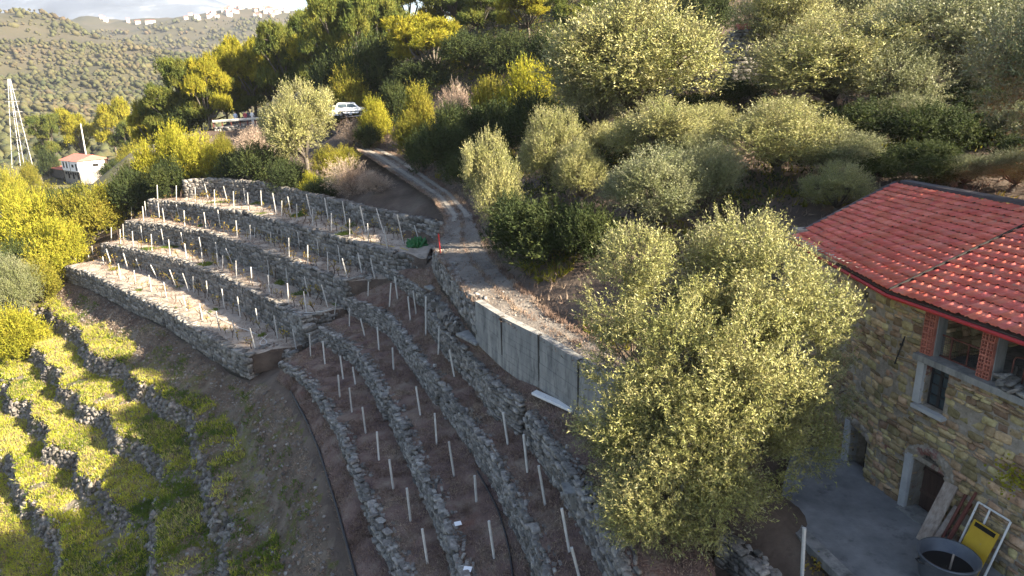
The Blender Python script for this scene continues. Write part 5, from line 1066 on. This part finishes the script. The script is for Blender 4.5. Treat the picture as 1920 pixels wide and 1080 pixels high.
# stone stand with a fluted slab by the big olive
b = hit(1085, 962); st = empty('stone_stand', b, 'fluted concrete slab on a tapering stone block beside the big olive', 'stone stand')
mb = MB(); mb.add([(-.14, -.14, -.1), (.14, -.14, -.1), (.14, .14, -.1), (-.14, .14, -.1), (-.36, -.28, .75), (.36, -.28, .75), (.36, .28, .75), (-.36, .28, .75)], [(3, 2, 1, 0), (4, 5, 6, 7), (0, 1, 5, 4), (1, 2, 6, 5), (2, 3, 7, 6), (3, 0, 4, 7)]); o = link('block', mb.mesh('block'), G['concrete']); o.parent = st
mb = MB(); mb.box((0, 0, .82), (.9, .56, .08))
for k in range(8): mb.box((-.4 + k * .115, -.29, .81), (.06, .06, .14))
o = link('slab', mb.mesh('slab'), G['concrete']); o.parent = st; st.rotation_euler = (0, 0, .12)
# ------------------------------------------------------------------ things in the yard
def lean(name, s0, out0, s1, out1, z1, w, th, m, parent=None, z0=YZ):
    a, b = on_wall(s0, out0, z0), on_wall(s1, out1, z1); R = frame(b - a, (nR[0], nR[1], 0)); L_ = np.linalg.norm(b - a); R = np.array([R[:, 0], np.cross([nR[0], nR[1], .3], R[:, 0]) / np.linalg.norm(np.cross([nR[0], nR[1], .3], R[:, 0])), [0, 0, 0]]).T
    R[:, 2] = np.cross(R[:, 0], R[:, 1]); mb = MB(); mb.box((a + b) / 2, (L_, w, th), R)
    return mb.build(name, m, parent)
for s0, s1, w_, z1, lab in ((2.5, 2.42, .34, -9.9, 'wide weathered plank leaning beside the cellar door'), (2.74, 2.66, .14, -10.4, 'narrow weathered plank leaning right of the wide one')):
    tag(lean('wooden_plank', s0, .8, s1, .05, z1, w_, .05, G['wood_old']), lab, 'plank', kind='thing')
for i, (s0, s1, z1) in enumerate(((2.85, 2.82, -9.95), (2.95, 3.05, -9.75), (3.0, 2.98, -10.1))):
    tag(MB().tube([on_wall(s0, .75, YZ), on_wall(s1, .05, z1)], .035, 6).build('rusty_bar', G['rust']), ('leftmost', 'longest', 'shortest')[i] + ' rusty iron bar leaning on the house wall', 'iron bar', 'rusty bars on the house wall', 'thing')
fr_ = empty('white_metal_rack', on_wall(3.55, .4, YZ), 'white metal frame leaning on the house wall behind the yellow panel', 'frame')
for (a, b) in (((3.15, .55, YZ), (3.15, .06, -9.95)), ((3.95, .55, YZ), (3.95, .06, -9.95)), ((3.15, .06, -9.95), (3.95, .06, -9.95)), ((3.45, .06, -9.95), (3.45, .2, -10.4))): MB().tube([on_wall(*a), on_wall(*b)], .025, 6).build('frame_bar', G['white_metal'], fr_)
yp = empty('yellow_metal_sheet', on_wall(3.6, .7, YZ), 'ochre yellow metal panel leaning on the white frame', 'panel'); lean('sheet', 3.62, .78, 3.62, .3, -10.25, .62, .03, G['yellow_paint'], yp); lean('slot', 3.62, .355, 3.62, .32, -10.28, .5, .036, G['gap'], yp, -10.38)
# metal tub
tc = atz(1779, 1040, -10.7); tb_ = empty('metal_tub', (tc[0], tc[1], YZ), 'big round dark metal tub in the bottom right corner', 'tub')
def lathe(prof, n=40):
    V = [(r * math.cos(2 * math.pi * j / n), r * math.sin(2 * math.pi * j / n), z) for r, z in prof for j in range(n)]; Fs = [(i * n + j, i * n + (j + 1) % n, (i + 1) * n + (j + 1) % n, (i + 1) * n + j) for i in range(len(prof) - 1) for j in range(n)]; return V, Fs
V_, F_ = lathe([(.02, 0), (.5, 0), (.53, .05), (.62, .6), (.645, .62), (.645, .65), (.6, .65), (.5, .12), (.02, .1)]); mb = MB().add(V_, F_); o = link('tub_shell', mb.mesh('tub_shell', True), G['zinc']); o.parent = tb_
V_, F_ = lathe([(.01, .34), (.55, .34)]); o = link('dark_water', MB().add(V_, F_).mesh('dark_water'), G['gap']); o.parent = tb_
for sx in (-1, 1): o = link('handle', MB().tube([(sx * .6, -.1, .5), (sx * .7, -.06, .52), (sx * .7, .06, .52), (sx * .6, .1, .5)], .018, 6).mesh('handle'), G['iron']); o.parent = tb_
tag(MB().tube([np.array([tc[0], tc[1] - .1, YZ + .2]), np.array([tc[0] + .02, tc[1] - .12, YZ + .75])], .022, 6).build('wooden_stick', G['wood_old']), 'short wooden stick standing in the metal tub', 'stick', kind='thing')
b = atz(1505, 1082, YZ - .1); t_ = atd(1508, 990, b @ fwd - .3); tag(MB().tube([b - [0, 0, .3], t_], .045, 8).build('yard_post', G['post']), 'pale post standing alone at the edge of the concrete yard', 'post', kind='thing')
stone_wall('yard_wall', 'stone wall at the edge of the yard under the big olive', [atz(1340, 1008, -11.15), atz(1385, 1040, -11.2), atz(1430, 1085, -11.25), atz(1490, 1150, -11.3)], [1.2, 1.2, 1.2, 1.2], 120, seed=61)
for px, py, d, n, r, lab, nm in ((1905, 895, 15.2, 45, .2, 'sprig of bright yellow leaves at the right edge before the wall', 'leafy_branch'), (1527, 1058, 16.6, 12, .13, 'small plant with yellow flowers beside the yard post', 'yellow_plant')):
    g = np.random.default_rng(n); c = atd(px, py, d); rt = empty(nm, c - [0, 0, .5], lab, 'plant'); P_ = c + g.normal(size=(n * 6, 3)) * np.array([r, r, r * .8]); D = unit(g.normal(size=P_.shape)); link('leaves', leaf_mesh('leaves', P_, D, g.uniform(.06, .1, len(P_)), g.uniform(.05, .08, len(P_)), g), G['vine_leaf'] if nm != 'leafy_branch' else G['gold_leaf'], rt)
    far_end = c + (np.array([1.6, -.2, -.3]) if nm == 'leafy_branch' else np.array([0, 0, -.7])); link('stem', MB().tube([far_end, (c + far_end) / 2 + [0, 0, .1], c, c + [-.1, 0, .05]], [.02, .015, .01, .004], 5).mesh('stem'), G['bark'], rt)
# balcony things: stone heap and bright boards
bs = empty('stone_heap', on_wall(3.6, -.05, -6.95), 'loose stones heaped on the balcony ledge', 'stone heap'); g = np.random.default_rng(8)
place_stones([(on_wall(3.0 + 1.6 * g.random(), g.uniform(-.25, .15), -6.92 + .2 * g.random()), R3 @ rot_any(g, .3), (g.uniform(.2, .36), .2, g.uniform(.07, .12))) for _ in range(34)], bs, 'wall_stone', 30)
for k, lab in enumerate(('lower', 'upper')): tag(MB().box(on_wall(3.75, -.8 + .12 * k, -6.85 + .13 * k), (.9, .28, .09), R3 @ rotz(.35)).build('pale_board', G['plaster']), f'{lab} pale board lying on the sunny balcony', 'board', kind='thing')
# ruined stone stack up in the grove
rs = atd(1388, 130, 46); rs[2] = drop(rs[0], rs[1]); rt = empty('ruined_stack', rs, 'ruined square stack of stone and red brick between the olives', 'ruin'); g = np.random.default_rng(15); top = atd(1388, 55, 46)[2]; items = []; z = rs[2] - .2
while z < top:
    f_ = (z - rs[2]) / (top - rs[2]); w_ = .9 - .35 * f_; ch = g.uniform(.2, .3); s = -w_
    while s < w_:
        w = g.uniform(.3, .55); items.append((rs * [1, 1, 0] + [s + w / 2, -w_, z], rot_any(g, .04), (w, .3, ch))); items.append((rs * [1, 1, 0] + [-w_, s + w / 2, z], rotz(1.57) @ rot_any(g, .04), (w, .3, ch))); items.append((rs * [1, 1, 0] + [w_, s + w / 2, z], rotz(1.57) @ rot_any(g, .04), (w, .3, ch))); s += w
    z += ch
place_stones(items, rt, 'rough_stone', 90); MB().box(((rs + [0, 0, top]) * [1, 1, .5] if False else np.array([rs[0], rs[1], (rs[2] + top) / 2 - .1])), (.9, .9, top - rs[2] - .1)).build('core', G['wall_core'], rt); MB().box(np.array([rs[0], rs[1], top + .1]), (.8, .8, .35)).build('brick_top', G['brick'], rt)

# ------------------------------------------------------------------ ground cover
def blades(name, P, g, h, w, n, m, label, cat, up=.9):
    P = np.repeat(P, n, 0); P = P + g.normal(size=P.shape) * np.array([.07, .07, .0]); D = unit(g.normal(size=P.shape) * .6 + [0, 0, up]); L_ = g.uniform(.5, 1.3, len(P)) * h
    S = unit(np.cross(D, g.normal(size=P.shape))); V = np.empty((len(P), 3, 3)); V[:, 0] = P - S * w * .5; V[:, 1] = P + S * w * .5; V[:, 2] = P + D * L_[:, None]
    return tag(link(name, np_mesh(name, V.reshape(-1, 3), np.arange(3 * len(P)).reshape(-1, 3)), m), label, cat, kind='stuff')
g = np.random.default_rng(21); Q = np.c_[g.uniform(-50, 0, 200000), g.uniform(14, 62, 200000)]; sd = slope_d(Q); Q = Q[(sd > 2.0 + waves(8, 8, 5.)(np.c_[Q, Q[:, 0] * 0]) * .7) & (sd < 32)]; z = ground_full(Q); Gp = np.c_[Q, z]
def in_view(P, m=20): d = P @ fwd; x = 960 + F * (P @ cright) / d; y = 540 - F * (P @ cup) / d; return (d > 1) & (x > -m) & (x < 1920 + m) & (y > -m) & (y < 1080 + m)
Gp = Gp[in_view(Gp)]; e_ = .25; gz = np.abs(ground_full(Gp[:, :2] + [e_, 0]) - Gp[:, 2]) + np.abs(ground_full(Gp[:, :2] + [0, e_]) - Gp[:, 2]); steep = gz > .42
nz = waves(91, 10, 2.6)(Gp); nz2 = waves(92, 10, 6.)(Gp); far_ = np.clip((-Gp[:, 0] - 10) / 16, 0, 1) 
soft = Gp[~steep & (nz + 1.5 * far_ > .35) & (g.random(len(Gp)) < .45 + .55 * far_)]
dr_ = soft[::4]; blades('slope_straw', dr_[:9000], g, .26, .04, 6, G['dry_blade'], 'pale dry straw among the grass of the overgrown slope', 'dry grass')
blades('slope_grass', soft[:30000], g, .2, .045, 6, G['grass_blade'], 'yellow green grass on the overgrown slope at lower left', 'grass')
gp2 = Gp[~steep & (nz2 > .45)]; blades('slope_weeds', gp2[::2][:9000], g, .22, .06, 7, G['green_blade'], 'darker green weeds in patches on the overgrown slope', 'weeds')
rk = Gp[steep & (g.random(len(Gp)) < .75)][:9000]; Vs, Fs, o_ = [], [], 0
for i, p in enumerate(rk):
    v, f = BK[i % 12]; s = g.uniform(.12, .36) * np.array([1, g.uniform(.6, 1), g.uniform(.4, .7)]); Vs.append((v * s) @ rot_any(g, .7).T + p); Fs.append(f + o_); o_ += len(v)
tag(link('rubble', np_mesh('rubble', np.concatenate(Vs), np.concatenate(Fs)), G['rough_stone']), 'broken stone risers and rubble of the overgrown slope', 'rubble', kind='stuff')
Q = np.c_[g.uniform(-45, 0, 150000), g.uniform(12, 60, 150000)]; sd = slope_d(Q); Q = Q[(sd > .1) & (sd < 12)]; Pb = np.c_[Q, ground_full(Q)]; Pb = Pb[in_view(Pb)]; sd = slope_d(Pb[:, :2])
wq = waves(98, 8, 2.2)(Pb); wk = Pb[(wq > .45) & (sd > .6)]; blades('bank_weeds', wk[::2][:6000], g, .16, .05, 6, G['green_blade'], 'small green weeds on the bank below the terraces', 'weeds')
blades('slope_litter', Pb[(sd < 5) | (Pb[:, 0] > -16)][:16000], g, .14, .03, 5, G['dry_blade'], 'brown dry grass on the bare parts of the overgrown slope', 'dry grass', .4)
pb_ = Pb[g.random(len(Pb)) < .25][:5000]; Vs, Fs, o_ = [], [], 0
for i, p in enumerate(pb_):
    v, f = BK[i % 12]; s = g.uniform(.04, .16) * np.array([1, g.uniform(.6, 1), g.uniform(.4, .8)]); Vs.append((v * s) @ rot_any(g, .8).T + p); Fs.append(f + o_); o_ += len(v)
tag(link('loose_stones', np_mesh('loose_stones', np.concatenate(Vs), np.concatenate(Fs)), G['wall_stone']), 'small loose stones strewn over the overgrown slope', 'stones', kind='stuff')
def on_loft(front, back, n, g):
    A2, B2 = resample(front, 400), resample(back, 400); i = g.integers(0, 400, n); t = g.random(n)[:, None]; P = A2[i] * (1 - t) + B2[i] * t; return P[in_view(P)]
LT = [(W1a, joined(wall_base('road')[:9], [[4.6, 13.5, -11.2], [3.8, 9, -11.2]])), (W2a, joined(wall_base('W1'), wall_base('W1b'))), (W3a, joined(wall_base('W2'), wall_base('W2b'))), (wt('W4'), joined(wall_base('W3'), wall_base('W3b'))), (hose_line, wall_base('W4'))]
P_ = np.concatenate([on_loft(a, b, 5200, g) for a, b in LT]); blades('dry_litter', P_, g, .12, .025, 5, G['dry_blade'], 'brown dry grass litter on the shaded terraces', 'dry grass', .35)
FT = [(wt('A'), wall_base('B')), (wt('B'), wall_base('C')), (wt('C'), wall_base('D')), (wt('D'), wall_base('E'))]
P_ = np.concatenate([on_loft(a, b, 3500, g) for a, b in FT]); blades('straw', P_, g, .1, .03, 4, G['dry_blade'], 'short pale straw on the sunlit terraces', 'dry grass', .4)
w_ = waves(95, 8, 3.2); P2 = np.concatenate([on_loft(a, b, 9000, g) for a, b in FT]); P2 = P2[w_(P2) > 1.25]; blades('terrace_grass', P2, g, .16, .04, 7, G['green_blade'], 'fresh green grass tufts on the sunlit terraces', 'grass')
Q = np.c_[g.uniform(-12, 34, 60000), g.uniform(20, 80, 60000)]; sd = rbf(np.c_[RR_r[::8, :2], np.zeros(len(RR_r[::8]))]) if False else None
nr = RR_r[:, :2]; dd = np.array([np.min((nr[:, 0] - x) ** 2 + (nr[:, 1] - y) ** 2) for x, y in Q[:30000]]); ln = -normals(RR_r); jj = np.array([np.argmin((nr[:, 0] - x) ** 2 + (nr[:, 1] - y) ** 2) for x, y in Q[:30000]]); side = ((Q[:30000] - nr[jj]) * ln[jj, :2]).sum(1); Q = Q[:30000][(side > .1)]
P_ = np.c_[Q, ground_full(Q)]; P_ = P_[in_view(P_)]; blades('bank_grass', P_[:14000], g, .3, .045, 5, G['dry_blade'], 'dry brown grass under the trees and on the road bank', 'dry grass', .6)
w_ = waves(97, 8, 5.)(P_); blades('undergrowth', P_[w_ > .7][:3000], g, .4, .07, 8, G['bush_leaf'], 'low green undergrowth between the trees on the hill', 'undergrowth', .7)
P_ = on_loft(RL, RR, 9000, g); blades('road_litter', P_, g, .07, .022, 3, G['dry_blade'], 'dead leaves and straw on the dirt road', 'litter', .2)
P_ = np.concatenate([on_loft(RL, RL * .93 + RR * .07, 1500, g), on_loft(RR * .9 + RL * .1, RR, 2500, g), on_loft(RL * .48 + RR * .52, RL * .42 + RR * .58, 900, g)]); blades('road_edge_grass', P_, g, .16, .03, 6, G['dry_blade'], 'dry grass along the edges and middle of the dirt road', 'dry grass', .7)
P_ = on_loft(RL, RR, 1500, g); Vs, Fs, o_ = [], [], 0
for i, p in enumerate(P_):
    v, f = BK[i % 12]; s = g.uniform(.03, .09) * np.array([1, .8, .6]); Vs.append((v * s) @ rot_any(g, .8).T + p); Fs.append(f + o_); o_ += len(v)
tag(link('road_gravel', np_mesh('road_gravel', np.concatenate(Vs), np.concatenate(Fs)), G['wall_stone']), 'scattered gravel on the dirt road', 'gravel', kind='stuff')
# ------------------------------------------------------------------ air
mh = bpy.data.materials.new('haze_air'); mh.use_nodes = True; N = mh.node_tree.nodes; N.remove(N['Principled BSDF']); pv = N.new('ShaderNodeVolumePrincipled'); pv.inputs['Color'].default_value = (.74, .80, .92, 1); pv.inputs['Density'].default_value = HAZE; pv.inputs['Anisotropy'].default_value = .3
mh.node_tree.links.new(pv.outputs[0], N['Material Output'].inputs['Volume'])
tag(MB().box((-2935, 1900, 145), (6130, 4200, 690)).build('haze', mh), 'pale haze filling the valley air', 'haze', kind='stuff')
